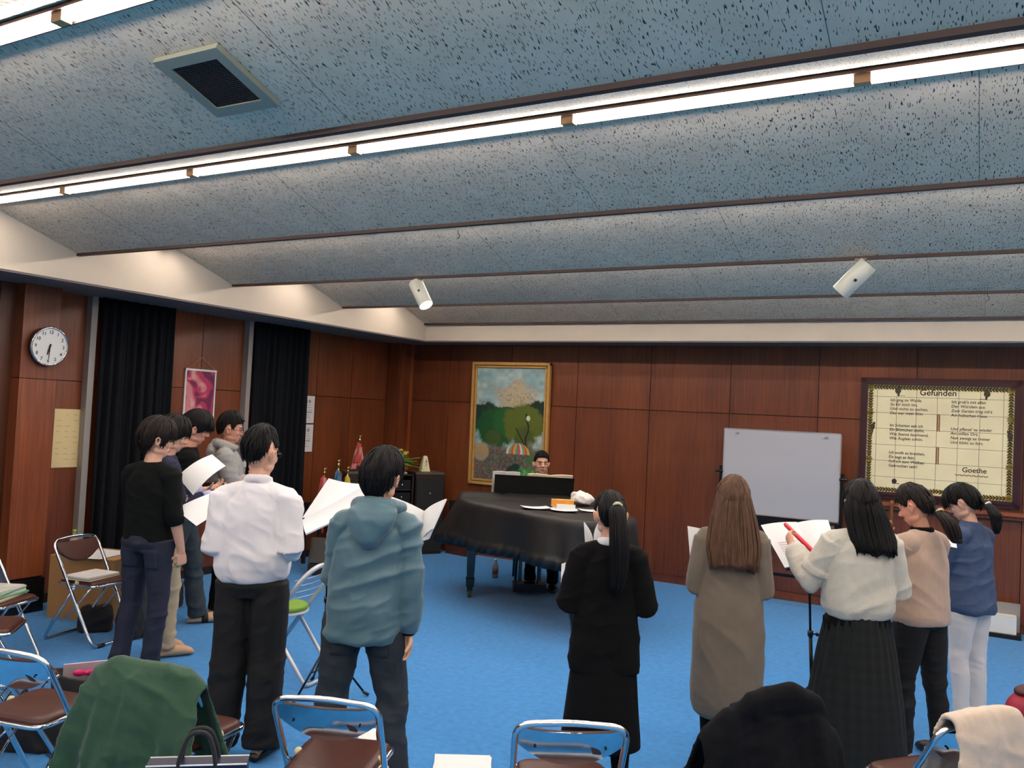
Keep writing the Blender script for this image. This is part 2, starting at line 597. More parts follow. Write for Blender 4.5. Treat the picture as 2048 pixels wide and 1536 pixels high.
def unit(v):
    v = np.asarray(v, float); return v / (np.linalg.norm(v) + 1e-9)

def hand_geo(g, wrist, d, nrm, side, curl=0.5, grip=0.0, s=1.0):
    """palm + 4 fingers + thumb. d = forearm direction, nrm = palm normal (palm faces nrm), side = unit vector to thumb side"""
    d = unit(d); nrm = unit(nrm - d * np.dot(nrm, d)); side = unit(np.cross(nrm, d)) * side
    p0 = wrist; p1 = wrist + d * 0.088 * s
    g.tube([p0 - d * .02 * s, p0 + d * .012 * s, p0 + d * .045 * s, p1 - d * .004, p1 + d * .008 * s],
           [(.018 * s, .026 * s), (.017 * s, .029 * s), (.016 * s, .039 * s), (.014 * s, .040 * s), (.010 * s, .034 * s)], 12, up=nrm)
    L = [0.070, 0.080, 0.075, 0.058]
    for k in range(4):
        off = (1.5 - k) * 0.0205 * s
        base = p1 + side * off - d * (.004 if k in (1, 2) else .010) * s
        ang = 0.0; pts = [base - d * .02 * s, base]
        seg = [L[k] * .45 * s, L[k] * .32 * s, L[k] * .25 * s]
        sp = unit(d + side * (1.5 - k) * 0.06)
        for q, sl in enumerate(seg):
            ang += (curl + 0.06 * k) * (0.75 if q == 0 else 1.0)
            dr = sp * math.cos(ang) + nrm * math.sin(ang)
            pts.append(pts[-1] + dr * sl)
        g.tube(pts, [.0085 * s, .0088 * s, .0082 * s, .0075 * s, .0058 * s], 8)
    # thumb leaves the side of the palm near its base
    b = p0 + d * .022 * s + side * .022 * s
    t1 = unit(d * .62 + side * .62 + nrm * (.35 + .5 * grip))
    t2 = unit(d * .85 + side * .15 + nrm * (.5 + .6 * grip))
    g.tube([b - side * .012 * s, b + t1 * .014 * s, b + t1 * .042 * s, b + t1 * .042 * s + t2 * .026 * s, b + t1 * .042 * s + t2 * .046 * s],
           [.012 * s, .0135 * s, .0105 * s, .0095 * s, .0065 * s], 8)

def head_xf(nod, turn, tilt, piv):
    Rm = np.array(Matrix.Rotation(turn, 3, 'Z')) @ np.array(Matrix.Rotation(tilt, 3, 'Y')) @ np.array(Matrix.Rotation(-nod, 3, 'X'))
    return lambda p: (np.asarray(p) - piv) @ Rm.T + piv

def wrinkle(o, amp, freq=(7, 7, 13), seed=0, zone=None, fine=0.5):
    v = get_v(o.data); n = get_n(o.data)
    f = np.array(freq)
    q = v * f; q[:, 2] += v[:, 0] * 4.0 * (1 if seed % 2 else -1)
    a = vnoise(q, seed); b = vnoise(q * 2.1 + 5, seed + 3)
    r = (1 - np.abs(2 * a - 1)) ** 1.6 * 1.5; r2 = (1 - np.abs(2 * b - 1)) ** 1.6
    d = (r - .55) * 1.0 + (r2 - .4) * fine
    w = np.ones(len(v)) if zone is None else zone(v)
    set_v(o.data, v + n * (amp * d * w)[:, None])

class Figure:
    def __init__(s, pos, heading, h, label, nod=0.0, turn=0.0, tilt=0.0, skin=None, build=1.0, drop=0.0, lean=0.0,
                 arms=None, legs=None, female=False, headlow=0.0, leanx=0.0, hs=1.08):
        s.hs = hs
        s.k = h / 1.70; s.b = build; s.fem = female; s.drop = drop; s.lean = lean; s.label = label
        s.pos = pos; s.rz = R(heading - 90); s.skin = skin or SKIN
        s.headlow = headlow
        def up(p):
            p = np.array(p, float)
            z = p[..., 2:3]
            w = np.clip(z - .90, 0, 1)
            sh = np.concatenate([w * leanx, w * lean, -drop - 0 * z], -1)
            return p + sh
        s.up = up
        s.neck = up([0, 0.0, 1.455]); s.piv = up([0, 0.0, 1.49])
        hx0 = head_xf(R(nod), R(turn), R(tilt), s.piv)
        s.hx = lambda p: hx0((np.asarray(p) - s.piv) * s.hs + s.piv)
        sw = 0.142 * build if female else 0.160 * build
        s.sh = [up([-sw, -.015, 1.368]), up([sw, -.015, 1.368])]
        s.sw = sw
        arms = arms or {}
        s.arm = []
        for i, sd in enumerate((-1, 1)):
            a = arms.get('LR'[i], dict(u=(0.12 * sd, -.03, -1), f=(0.05 * sd, .12, -1)))
            sh = s.sh[i]
            e = sh + unit(a['u']) * 0.285; w = e + unit(a['f']) * 0.245
            s.arm.append(dict(sh=sh, e=e, w=w, d=unit(a.get('h', a['f'])), n=np.array(a.get('n', (-sd, 0, 0)), float), t=a.get('t', 1), c=a.get('c', .5), g=a.get('g', 0)))
        hz = .90 - drop
        lg = legs or [((-.095, 0, hz), (-.105, .015, .49), (-.11, -.02, .09), (0, 1)), ((.095, 0, hz), (.105, .015, .49), (.11, -.02, .09), (0, 1))]
        s.leg = [tuple(np.array(q, float) for q in l) for l in lg]
        s.make_body()
    def K(s, g):
        g.v = [v * s.k for v in g.v]; return g
    def torso(s, g, rings, n=28, yo=0.0):
        R_ = []
        a = np.linspace(0, 2 * np.pi, n, endpoint=False)
        for r in rings:
            z, y, rx, ry = r[:4]
            c = s.up([0, y + yo, z])
            ca, sa = np.cos(a), np.sin(a)
            e = 0.85
            x = np.sign(ca) * np.abs(ca) ** e * rx; yy = np.sign(sa) * np.abs(sa) ** e * ry
            R_.append(np.stack([c[0] + x, c[1] + yy, np.full(n, c[2])], 1))
        g.rings(R_)
    def make_body(s):
        g = Geo(); b = s.b
        f = s.fem
        s.torso(g, [(.85, 0, .10 * b, .08 * b), (.90, -.005, .155 * b, .105 * b), (.98, 0, .145 * b, .10 * b), (1.08, .005, (.115 if f else .13) * b, .085 * b),
                    (1.18, .005, (.125 if f else .145) * b, .095 * b), (1.28, 0, (.14 if f else .16) * b, .10 * b), (1.34, -.01, .115 * b, .080 * b), (1.40, -.012, .072, .055)])
        for i in (0, 1):
            g.ell(s.sh[i] + np.array([(.015 if i == 0 else -.015), 0, -.012]), (.048, .048, .048))
            g.tube([s.up([0, -.01, 1.36]), s.sh[i]], [.06, .05], 12)
        hc = s.hx(s.up(np.array([0, .012, 1.53])))
        g.tube([s.up([0, -.015, 1.38]), s.up([0, -.01, 1.43]), s.up([0, 0, 1.47]), hc], [.060, (.056 if not f else .049), (.055 if not f else .047), .054], 16)
        # head, local coords about up()
        H = Geo()
        H.ell((0, -.012, 1.612), (.075, .094, .085))
        H.ell((0, .012, 1.575), (.068, .076, .085))
        H.ell((0, .022, 1.535), (.056, .062, .060))
        H.ell((0, .048, 1.500), (.030, .028, .022))
        H.ell((0, .070, 1.612), (.048, .018, .020))               # brow
        H.tube([(0, .080, 1.598), (0, .090, 1.580), (0, .104, 1.560), (0, .090, 1.552)], [.008, .010, .013, .009], 8)
        for sd in (-1, 1):
            H.ell((sd * .012, .089, 1.556), (.009, .010, .007))
            H.ell((sd * .034, .058, 1.560), (.022, .018, .024))    # cheek
            H.ell((sd * .044, .010, 1.518), (.018, .034, .022))    # jaw angle
            H.ell((sd * .076, -.010, 1.573), (.009, .016, .030), rot=rotm('Z', -sd * .35))
            H.tube([(sd * .078, .004, 1.560), (sd * .086, .002, 1.588), (sd * .091, -.014, 1.602), (sd * .092, -.026, 1.588), (sd * .086, -.020, 1.562), (sd * .080, -.006, 1.548)], .0058, 8)
        H.ell((0, .079, 1.530), (.020, .010, .007)); H.ell((0, .077, 1.518), (.017, .010, .007))
        hv = [s.hx(s.up(v)) for v in H.v]
        for v in hv: pass
        off = 0
        g.v += hv; g.f += [tuple(i + g.n for i in ff) for ff in H.f]; g.n += H.n
        for i, a in enumerate(s.arm):
            m1 = a['sh'] * .5 + a['e'] * .5; m2 = a['e'] * .7 + a['w'] * .3
            t = .9 if f else 1.0
            g.tube([a['sh'], m1, a['e'], m2, a['w'], a['w'] + a['d'] * .012], [.050 * t, .044 * t, .036 * t, .038 * t, (.026 * t), .024 * t], 12)
            hand_geo(g, a['w'], a['d'], a['n'], a['t'] * (-1 if i == 0 else 1), a['c'], a['g'], .95 if f else 1.03)
        for hip, kn, an, ft in s.leg:
            g.tube([hip + (0, 0, .02), hip * .6 + kn * .4, kn + (0, 0, .02), kn * .7 + an * .3 - (0, .012, 0), an], [.088 * b, .078 * b, .054 * b, .052 * b, .034], 14)
            d = unit([ft[0], ft[1], 0]); 
            base = np.array([an[0], an[1], 0])
            g.tube([base - d * .055 + (0, 0, an[2] - .055), base + (0, 0, an[2] - .048), base + d * .07 + (0, 0, an[2] - .052), base + d * .14 + (0, 0, an[2] - .062), base + d * .185 + (0, 0, an[2] - .066)],
                   [.028, .036, (.030, .042), (.020, .042), (.010, .024)], 12, up=(0, 0, 1))
        s.K(g)
        o = g.make('person', s.skin)
        bake(o, [('REMESH', dict(mode='VOXEL', voxel_size=.0052 * s.k)), ('SMOOTH', dict(factor=.5, iterations=2)), ('DECIMATE', dict(ratio=.35))])
        o.location = s.pos; o.rotation_euler = (0, 0, s.rz)
        tag(o, s.label, 'person')
        s.o = o
        # facial features as parts
        for sd in (-1, 1):
            F = Geo()
            pts = [(sd * .016, .0865, 1.586), (sd * .028, .0870, 1.589), (sd * .042, .079, 1.586)]
            F.tube([s.hx(s.up(np.array(p))) for p in pts], [(.0026, .003), (.0048, .004), (.0022, .003)], 8)
            s.K(F).make('eye', EYEW, o)
            F = Geo()
            pts = [(sd * .013, .0905, 1.607), (sd * .030, .0905, 1.612), (sd * .048, .077, 1.606)]
            F.tube([s.hx(s.up(np.array(p))) for p in pts], [.003, .004, .002], 6)
            s.K(F).make('eyebrow', EYEW, o)
        F = Geo()
        F.tube([s.hx(s.up(np.array(p))) for p in [(-.022, .082, 1.524), (-.008, .0895, 1.527), (.008, .0895, 1.527), (.022, .082, 1.524)]], [(.003, .003), (.007, .004), (.007, .004), (.003, .003)], 8)
        s.K(F).make('lips', LIP, o)
    def world(s, p):
        """local (unscaled 1.70 m figure) point -> room"""
        p = np.asarray(p, float) * s.k
        c, sn = math.cos(s.rz), math.sin(s.rz)
        return np.array([s.pos[0] + c * p[0] - sn * p[1], s.pos[1] + sn * p[0] + c * p[1], p[2]])
    # ---------------- hair
    def hair(s, m, front=22, side=-8, back=-42, thick=.020, top=.0, rough=.006, puff=0.0, long=None, clumps=90, pony=None, seed=1, spike=0.0, fringe=None, tp=.45):
        nu, nv = 120, 80
        th = np.linspace(0, 2 * np.pi, nu, endpoint=False); ph = np.linspace(-np.pi / 2 + .02, np.pi / 2 - .02, nv)
        TH, PH = np.meshgrid(th, ph)
        az = np.abs((TH - np.pi / 2 + np.pi) % (2 * np.pi) - np.pi)        # 0 = front, pi = back
        el = np.degrees(PH)
        azd = np.degrees(az)
        AZ_ = [0, 28, 48, 60, 74, 84, 92, 106, 118, 140, 180]; LN_ = [front, front - 1, front - 4, max(front - 12, side + 8), side, side, side + 16, side + 14, side - 12, back + 5, back]
        tap = lambda e: tp + (1 - tp) * ss(0, 50, e)
        line = np.interp(azd, AZ_, LN_)
        cover = ss(-5, 4, el - line)
        C = np.array([0, .000, 1.588])
        D = np.stack([np.cos(PH) * np.cos(TH), np.cos(PH) * np.sin(TH), np.sin(PH)], -1)
        base = np.array([.0775, .0985, .1105])
        lower = np.where(D[..., 2:3] < 0, np.array([1.0, .98, 1.02]), 1.0)
        S = D * base * lower
        q = D.reshape(-1, 3)
        n1 = vnoise(np.stack([TH.ravel() * 16, PH.ravel() * 3.0, 0 * TH.ravel()], 1), seed) - .5
        n2 = vnoise(np.stack([TH.ravel() * 38, PH.ravel() * 6.0, 0 * TH.ravel() + 3], 1), seed + 1) - .5
        nz = (n1 + .6 * n2).reshape(TH.shape)
        t = thick + puff * np.clip(D[..., 2] + .2, 0, 1) + rough * nz + top * np.clip(D[..., 2], 0, 1) ** 2
        t = t * (0.55 + 0.45 * ss(0, 14, el - line)) * tap(el - line)
        r = 1 + np.where(cover > 0, t, 0) * cover / .09 - (1 - cover) * .32
        P = C + S * r[..., None]
        P = P.reshape(-1, 3)
        g = Geo()
        f = []
        for i in range(nv - 1):
            for j in range(nu):
                j2 = (j + 1) % nu
                f.append((i * nu + j, i * nu + j2, (i + 1) * nu + j2, (i + 1) * nu + j))
        f.append(tuple(range(nu - 1, -1, -1))); f.append(tuple((nv - 1) * nu + j for j in range(nu)))
        g.add(P, f)
        rg = np.random.default_rng(seed)
        def surf(a, e):
            d = np.array([math.cos(e) * math.sin(a), math.cos(e) * math.cos(a), math.sin(e)])   # a from front
            return d
        for c in range(clumps):
            a = rg.uniform(-math.pi, math.pi); ad = abs(math.degrees(a))
            ln = np.interp(ad, AZ_, LN_)
            e0 = rg.uniform(ln + 20, 78); e1 = max(ln - rg.uniform(0, 7), e0 - rg.uniform(30, 70))
            pts = []
            for q in np.linspace(0, 1, 6):
                e = math.radians(e0 + (e1 - e0) * q)
                d = surf(a + (rg.uniform(-.04, .04)), e)
                rr = 1 + ((thick + puff * max(0, d[2] + .2) + top * max(0, d[2]) ** 2) * float(tap(math.degrees(e) - ln)) + spike * float(tap(math.degrees(e) - ln)) * q * q * rg.uniform(.6, 1.3) + .0015) / .09
                pts.append(C + d * base * rr)
            w = rg.uniform(.004, .009)
            g.tube(pts, [.001, w * .5, w * .55, w * .5, w * .4, .0006], 5)
        if fringe:
            fa0, fa1, fe = fringe
            for c in range(46):
                a = math.radians(rg.uniform(fa0, fa1))
                e0 = rg.uniform(45, 70); e1 = fe + rg.uniform(-4, 5)
                pts = []
                for q in np.linspace(0, 1, 7):
                    e = math.radians(e0 + (e1 - e0) * q); d = surf(a, e)
                    rr = 1 + (thick + .001 + .002 * q) / .09
                    pts.append(C + d * base * rr)
                g.tube(pts, [.001, .006, .007, .007, .006, .005, .0008], 5)
        gv = [s.hx(s.up(v)) for v in g.v]
        g.v = gv
        if long:
            # long hair falls as one mass from the crown to below the shoulders
            zb, wid, dep = long['z'], long['w'], long.get('d', .06)
            nr, nn = 44, 72
            a = np.linspace(0, 2 * np.pi, nn, endpoint=False)
            Rg = []
            ctop = s.hx(s.up(np.array([0, -.022, 1.682]))); cm = s.hx(s.up(np.array([0, -.038, 1.56])))
            cb = s.up(np.array([long.get('x', 0), long.get('y', -.10), zb]))
            def lh(q):
                c = ctop + (cm - ctop) * (q / .3) if q < .3 else cm + (cb - cm) * ((q - .3) / .7)
                rx = np.interp(q, [0, .05, .12, .3, .5, .8, 1], [.030, .066, .088, .106, .5 * (.112 + wid), wid, wid * .88])
                ry = np.interp(q, [0, .05, .12, .3, .6, 1], [.030, .060, .076, .088, dep, dep * .8])
                return c, rx, ry
            for i in range(nr):
                q = i / (nr - 1)
                c, rx, ry = lh(q)
                st = vnoise(np.stack([np.cos(a) * 5, np.sin(a) * 5, np.full(nn, q * 1.5)], 1), seed + 7) - .5
                st2 = vnoise(np.stack([np.cos(a) * 13, np.sin(a) * 13, np.full(nn, q * 2.5)], 1), seed + 9) - .5
                m_ = 1 + (.14 * st + .10 * st2) * min(1, q * 3)
                z = np.full(nn, c[2])
                if q > .9: z = z + (vnoise(np.stack([np.cos(a) * 6, np.sin(a) * 6, 0 * a], 1), seed + 4) - .5) * .08 * (q - .9) / .1
                Rg.append(np.stack([c[0] + np.cos(a) * rx * m_, c[1] + np.sin(a) * ry * m_, z], 1))
            g.rings(Rg)
            for k_ in range(150):
                aa = rg.uniform(0, 2 * math.pi); pts = []
                e = rg.uniform(.0, .05); dr = rg.uniform(-.12, .12); st_ = rg.uniform(.0, .12)
                for q in np.linspace(st_, 1.0 + e, 11):
                    c, rx, ry = lh(q)
                    pts.append(c + np.array([math.cos(aa + dr * q) * rx * 1.01, math.sin(aa + dr * q) * ry * 1.01, 0]))
                g.tube(pts, [.001, .003, .005, .006, .006, .006, .006, .005, .005, .004, .0007], 5)
        s.K(g)
        o = g.make('hair', m, s.o)
        if pony:
            gp = Geo()
            base_ = s.hx(s.up(np.array(pony['at'])))
            pts = [base_] + [s.up(np.array(p)) for p in pony['path']]
            pts = rounded(pts, .06, 6)
            L = np.linspace(0, 1, len(pts))
            for c in range(pony.get('n', 60)):
                oa = rg.uniform(0, 2 * math.pi); orr = math.sqrt(rg.uniform(0, 1))
                tip = rg.uniform(.80, 1.0)
                pp = []; rad = []
                for i, p in enumerate(pts):
                    w = np.interp(L[i], [0, .12, .5, .85, 1], [.014, pony['w'] * .8, pony['w'], pony['w'] * .7, pony['w'] * .35]) * orr
                    if L[i] > tip: break
                    pp.append(p + np.array([math.cos(oa) * w, math.sin(oa) * w * .7, 0])); rad.append(.009)
                if len(pp) < 4: continue
                rad[0] = .006; rad[-1] = .0008; rad[-2] = .005
                gp.tube(pp, rad, 5)
            s.K(gp).make('ponytail', m, o)
            if pony.get('tie') is not None:
                gt = Geo(); tc = pts[1]; d = unit(pts[2] - pts[0])
                u = unit(np.cross(d, (1, 0, 0))); w = np.cross(d, u); a = np.linspace(0, 2 * np.pi, 20, endpoint=False)
                gt.tube([tc + u * math.cos(q) * .021 + w * math.sin(q) * .021 for q in a], .008, 8, closed=True)
                s.K(gt).make('hair_tie', pony['tie'], o)
        return o
    # ---------------- clothing
    def top(s, name, m, hem=.90, rings=None, loose=1.0, sleeve=1.0, sr=(.072, .058, .044), wr=.007, seed=1, cuff=True, flat_hem=True, neckz=1.44, freq=(7, 7, 13), voxel=.0075, extra=None, zone=None, neckr=.062, cuffbulge=0.0):
        g = Geo(); b = s.b * loose
        f = s.fem
        rg = rings or [(hem, 0, .172 * b, .118 * b), (hem + .03, 0, .170 * b, .118 * b), (1.02, 0, (.155 if f else .162) * b, .115 * b), (1.12, 0, (.150 if f else .166) * b, .115 * b),
                       (1.22, -.002, (.155 if f else .172) * b, .120 * b), (1.30, -.008, (.148 if f else .162) * b, .110 * b)]
        rg = list(rg) + [(1.36, -.012, .130 * s.b, .095 * s.b), (1.41, -.012, .095, .078), (neckz, -.008, neckr, neckr * .95)]
        s.torso(g, rg, 32)
        for i, a in enumerate(s.arm):
            sx = -1 if i == 0 else 1
            g.tube([s.up([0, -.012, 1.37]), s.sh[i] * .55 + s.up([0, -.012, 1.385]) * .45, s.sh[i]], [.070, .068, sr[0] * .80], 14)
            g.ell(s.sh[i] + np.array([-sx * .006, 0, -.004]), (sr[0] * .92, sr[0] * .92, sr[0] * .86))
            sh, e, w = a['sh'], a['e'], a['w']
            bulge = 1 + cuffbulge
            P = [sh, sh * .5 + e * .5, e, e * .55 + w * .45, e * .12 + w * .88, w]
            Rr = [sr[0], (sr[0] + sr[1]) / 2, sr[1], (sr[1] * .55 + sr[2] * .45) * bulge, sr[2] * bulge, sr[2] * .9]
            if sleeve < 1.0:
                # sleeve ends part way down the forearm
                P = P[:3] + [e + (w - e) * sleeve * .6, e + (w - e) * sleeve]; Rr = Rr[:3] + [sr[1] * .96, sr[2]]
            g.tube(P, Rr, 16)
        if extra: extra(g, s)
        s.K(g)
        o = g.make(name, m, s.o)
        bake(o, [('REMESH', dict(mode='VOXEL', voxel_size=voxel * s.k)), ('SMOOTH', dict(factor=.5, iterations=3))])
        if wr:
            wrinkle(o, wr * s.k, freq, seed, zone)
            bake(o, [('SMOOTH', dict(factor=.5, iterations=1))])
        return o
    def legwear(s, name, m, r=(.100, .085, .066, .060, .058), waist=1.0, hemz=.07, wr=.006, seed=2, voxel=.0075, hips=1.0, freq=(7, 7, 12), zone=None):
        g = Geo(); b = s.b * hips
        if s.drop < .1:
            s.torso(g, [(.84, 0, .13 * b, .10 * b), (.90, -.008, .165 * b, .118 * b), (.96, -.004, .160 * b, .112 * b), (waist, 0, .148 * b, .104 * b)], 28)
        else:
            g.ell(s.leg[0][0] * .5 + s.leg[1][0] * .5 + (0, 0, .02), (.18 * b, .14, .11))
        for hip, kn, an, ft in s.leg:
            e = kn + (an - kn) * ((kn[2] - hemz) / max(.05, (kn[2] - an[2]))) if kn[2] > an[2] else an
            g.tube([hip + (0, 0, .02), hip * .6 + kn * .4, kn + (0, 0, .03), kn * .62 + e * .38 - (0, .006, 0), kn * .12 + e * .88, e], [r[0] * b, r[1] * b, r[2], r[3], r[4], r[4]], 18)
        s.K(g)
        o = g.make(name, m, s.o)
        bake(o, [('REMESH', dict(mode='VOXEL', voxel_size=voxel * s.k)), ('SMOOTH', dict(factor=.5, iterations=3))])
        if wr:
            def z2(v):
                z = v[:, 2] / s.k
                return .45 + .9 * np.exp(-((z - .47) / .13) ** 2) + 1.3 * ss(.28, .10, z) + .4 * np.exp(-((z - .84) / .08) ** 2)
            wrinkle(o, wr * s.k, freq, seed, zone or z2)
            bake(o, [('SMOOTH', dict(factor=.5, iterations=1))])
        return o
    def skirt(s, name, m, rings, pleats=0, amp=.01, seed=5):
        n = 160
        a = np.linspace(0, 2 * np.pi, n, endpoint=False)
        zs = np.linspace(rings[0][0], rings[-1][0], 50)
        A = np.array(rings)
        order = np.argsort(A[:, 0])
        Rg = []
        for z in zs:
            rx = np.interp(z, A[order, 0], A[order, 2]); ry = np.interp(z, A[order, 0], A[order, 3]); y = np.interp(z, A[order, 0], A[order, 1])
            q = (rings[-1][0] - z) / (rings[-1][0] - rings[0][0])
            if pleats:
                w = (a * pleats / (2 * np.pi)) % 1.0
                mod = 1 + amp * q * (2 * np.abs(w - .5) - .5) * 2
            else:
                mod = 1 + amp * q * (vnoise(np.stack([np.cos(a) * 3, np.sin(a) * 3, np.full(n, z * 1.2)], 1), seed) - .5) * 2
            c = s.up(np.array([0, y, z])) if s.drop < .1 else np.array([0, y, z])
            Rg.append(np.stack([c[0] + np.cos(a) * rx * mod, c[1] + np.sin(a) * ry * mod, np.full(n, z)], 1))
        g = Geo(); g.rings(Rg); s.K(g)
        return g.make(name, m, s.o)
    def slippers(s, m=None, band=None, flat=.0):
        for hip, kn, an, ft in s.leg:
            d = unit([ft[0], ft[1], 0]); base = np.array([an[0], an[1], 0]); g = Geo()
            g.tube([base - d * .075 + (0, 0, .022), base - d * .03 + (0, 0, .032), base + d * .05 + (0, 0, .042), base + d * .12 + (0, 0, .040), base + d * .17 + (0, 0, .028), base + d * .195 + (0, 0, .018)],
                   [(.015, .030), (.026, .038), (.040, .043), (.036, .047), (.024, .040), (.008, .018)], 20, up=(0, 0, 1))
            s.K(g)
            for v in g.v: v[:, 2] = np.maximum(v[:, 2], .002)
            o = g.make('slipper', m or SLIP, s.o)
            if band:
                g = Geo()
                g.tube([base + d * .035 + (0, 0, .040), base + d * .085 + (0, 0, .041)], [(.044, .047), (.043, .049)], 20, up=(0, 0, 1)); s.K(g)
                for v in g.v: v[:, 2] = np.maximum(v[:, 2], .004)
                g.make('band', band, o)
    def glasses(s, m):
        g = Geo()
        for sd in (-1, 1):
            c = np.array([sd * .031, .101, 1.583]); a = np.linspace(0, 2 * np.pi, 20, endpoint=False)
            pts = [c + np.array([math.cos(q) * .023, -abs(math.cos(q)) * .004 * 0 - (.008 if sd * math.cos(q) > .3 else 0), math.sin(q) * .015]) for q in a]
            g.tube([s.hx(s.up(p)) for p in pts], .0018, 6, closed=True)
            g.tube([s.hx(s.up(np.array(p))) for p in [(sd * .054, .093, 1.587), (sd * .072, .06, 1.588), (sd * .082, -.005, 1.588)]], .0018, 6)
        g.tube([s.hx(s.up(np.array(p))) for p in [(-.009, .101, 1.586), (.009, .101, 1.586)]], .0018, 6)
        s.K(g).make('glasses', m, s.o)

def pocket(fig, garment, x0, x1, z0, z1, m):
    """patch pocket laid on the garment's back surface"""
    ob = [c for c in fig.o.children if c.name.split('.')[0] == garment][0]
    k = fig.k; P_ = []
    for i in range(7):
        row = []
        for j in range(8):
            p = fig.up(np.array([x0 + (x1 - x0) * i / 6, 0, z0 + (z1 - z0) * j / 7])) * k
            ok, hit, nn_, _ = ob.ray_cast(Vector((p[0], -.5, p[2])), Vector((0, 1, 0)))
            row.append(np.array(hit) + np.array(nn_) * .001 if ok else p)
        P_.append(row)
    g = Geo(); g.sheet(np.array(P_), .005); return g.make('back_pocket', m, ob)

# ---------------- clothes
C_BLK = mat('black_knit', (9, 9, 10), 0.95, var=.25, vscale=30, bump=.2, bscale=320, spec=.2)
C_BLK2 = mat('black_green_knit', (11, 15, 14), 0.95, var=.2, vscale=30, bump=.2, bscale=300, spec=.2)
C_DEN = mat('dark_denim', (30, 34, 54), 0.85, var=.22, vscale=14, bump=.25, bscale=400)
C_DEN2 = mat('grey_green_denim', (52, 62, 66), 0.85, var=.2, vscale=12, bump=.25, bscale=400)
C_DEN3 = mat('charcoal_denim', (38, 46, 54), 0.85, var=.25, vscale=12, bump=.25, bscale=400)
C_TRO = mat('black_suiting', (8, 7, 7), 0.8, var=.2, vscale=9)
C_WHT = mat('white_cotton', (236, 230, 230), 0.85, bump=.06, bscale=200)
C_TEAL = mat('teal_nylon', (74, 108, 120), 0.55, var=.05, vscale=8, bump=.05, bscale=200, sheen=.2)
C_GREY = mat('grey_sweatshirt', (160, 158, 154), 0.95, var=.05, vscale=40, bump=.25, bscale=300)
C_NAVY = mat('navy_cloth', (28, 32, 62), 0.9, var=.15, vscale=20)
C_LAV = mat('lavender_shirt', (186, 186, 222), 0.85)
C_KHA = mat('khaki_cotton', (192, 172, 140), 0.85, var=.05, vscale=9)
C_TAUP = mat('taupe_knit', (112, 100, 86), 0.95, var=.08, vscale=10, bump=.2, bscale=420, sheen=.15)
C_CRM = mat('cream_knit', (206, 200, 184), 0.95, var=.05, vscale=24, bump=.35, bscale=240, sheen=.2)
C_BEI = mat('beige_knit', (190, 162, 142), 0.95, var=.05, vscale=24, bump=.25, bscale=300, sheen=.2)
C_BLU = mat('blue_denim_shirt', (62, 80, 112), 0.85, var=.12, vscale=18, bump=.2, bscale=400)
C_WPT = mat('white_trousers', (230, 222, 216), 0.8, bump=.06, bscale=200)
C_DKT = mat('dark_olive_trousers', (17, 15, 13), 0.85, var=.25, vscale=30, bump=.3, bscale=90, stretch=(.3, .3, 2))
def plaid_mat():
    m = mat('dark_tartan', (6, 9, 10), 0.9)
    nt = m.node_tree; b = nt.nodes['Principled BSDF']
    tc = nt.nodes.new('ShaderNodeTexCoord')
    w1 = nt.nodes.new('ShaderNodeTexWave'); w1.bands_direction = 'Z'; w1.inputs['Scale'].default_value = 5
    w2 = nt.nodes.new('ShaderNodeTexWave'); w2.bands_direction = 'X'; w2.inputs['Scale'].default_value = 6
    for w in (w1, w2): nt.links.new(tc.outputs['Object'], w.inputs['Vector'])
    a = nt.nodes.new('ShaderNodeMath'); a.operation = 'ADD'
    nt.links.new(w1.outputs['Fac'], a.inputs[0]); nt.links.new(w2.outputs['Fac'], a.inputs[1])
    r = nt.nodes.new('ShaderNodeValToRGB')
    r.color_ramp.elements[0].position = .3; r.color_ramp.elements[0].color = srgb(5, 8, 9)
    r.color_ramp.elements[1].position = 1.0; r.color_ramp.elements[1].color = srgb(12, 21, 22)
    h = nt.nodes.new('ShaderNodeMath'); h.operation = 'MULTIPLY'; h.inputs[1].default_value = .5
    nt.links.new(a.outputs[0], h.inputs[0]); nt.links.new(h.outputs[0], r.inputs[0])
    nt.links.new(r.outputs[0], b.inputs['Base Color'])
    return m
C_PLD = plaid_mat()
C_HAND = mat('black_frame', (16, 14, 14), .3)

PEOPLE = {}
# 1 dark haired man, black three-quarter top, left
p = Figure((*at_range(302, 1000, 6.22)[:2], 0), 102, 1.685, 'person in black three-quarter sleeves and dark blue jeans, holding a sheet beside the curtain', nod=8, turn=-38,
           arms=dict(L=dict(u=(-.10, .25, -1), f=(.45, 1, .12), n=(.2, 0, 1), c=.5, g=.6),
                     R=dict(u=(.20, -.02, -1), f=(.06, .30, -1), h=(0, .15, -1), n=(-1, .2, 0), c=.95, g=1)),
           legs=[((-.09, 0, .90), (-.12, .02, .49), (-.15, -.03, .09), (-.2, 1)), ((.09, 0, .90), (.11, .0, .49), (.10, -.03, .09), (.15, 1))])
PEOPLE['bt'] = p
p.hair(HAIR_D, front=8, side=-22, back=-52, thick=.026, rough=.010, puff=.006, clumps=140, seed=3)
p.top('sweater', C_BLK2, hem=.91, sleeve=.22, sr=(.068, .056, .050), wr=.006, seed=3)
p.legwear('jeans', C_DEN, seed=4, wr=.009)
p.slippers(); p.glasses(C_HAND)
pocket(p, 'jeans', .03, .145, .865, .735, C_DEN)
pocket(p, 'jeans', -.145, -.03, .865, .735, C_DEN)

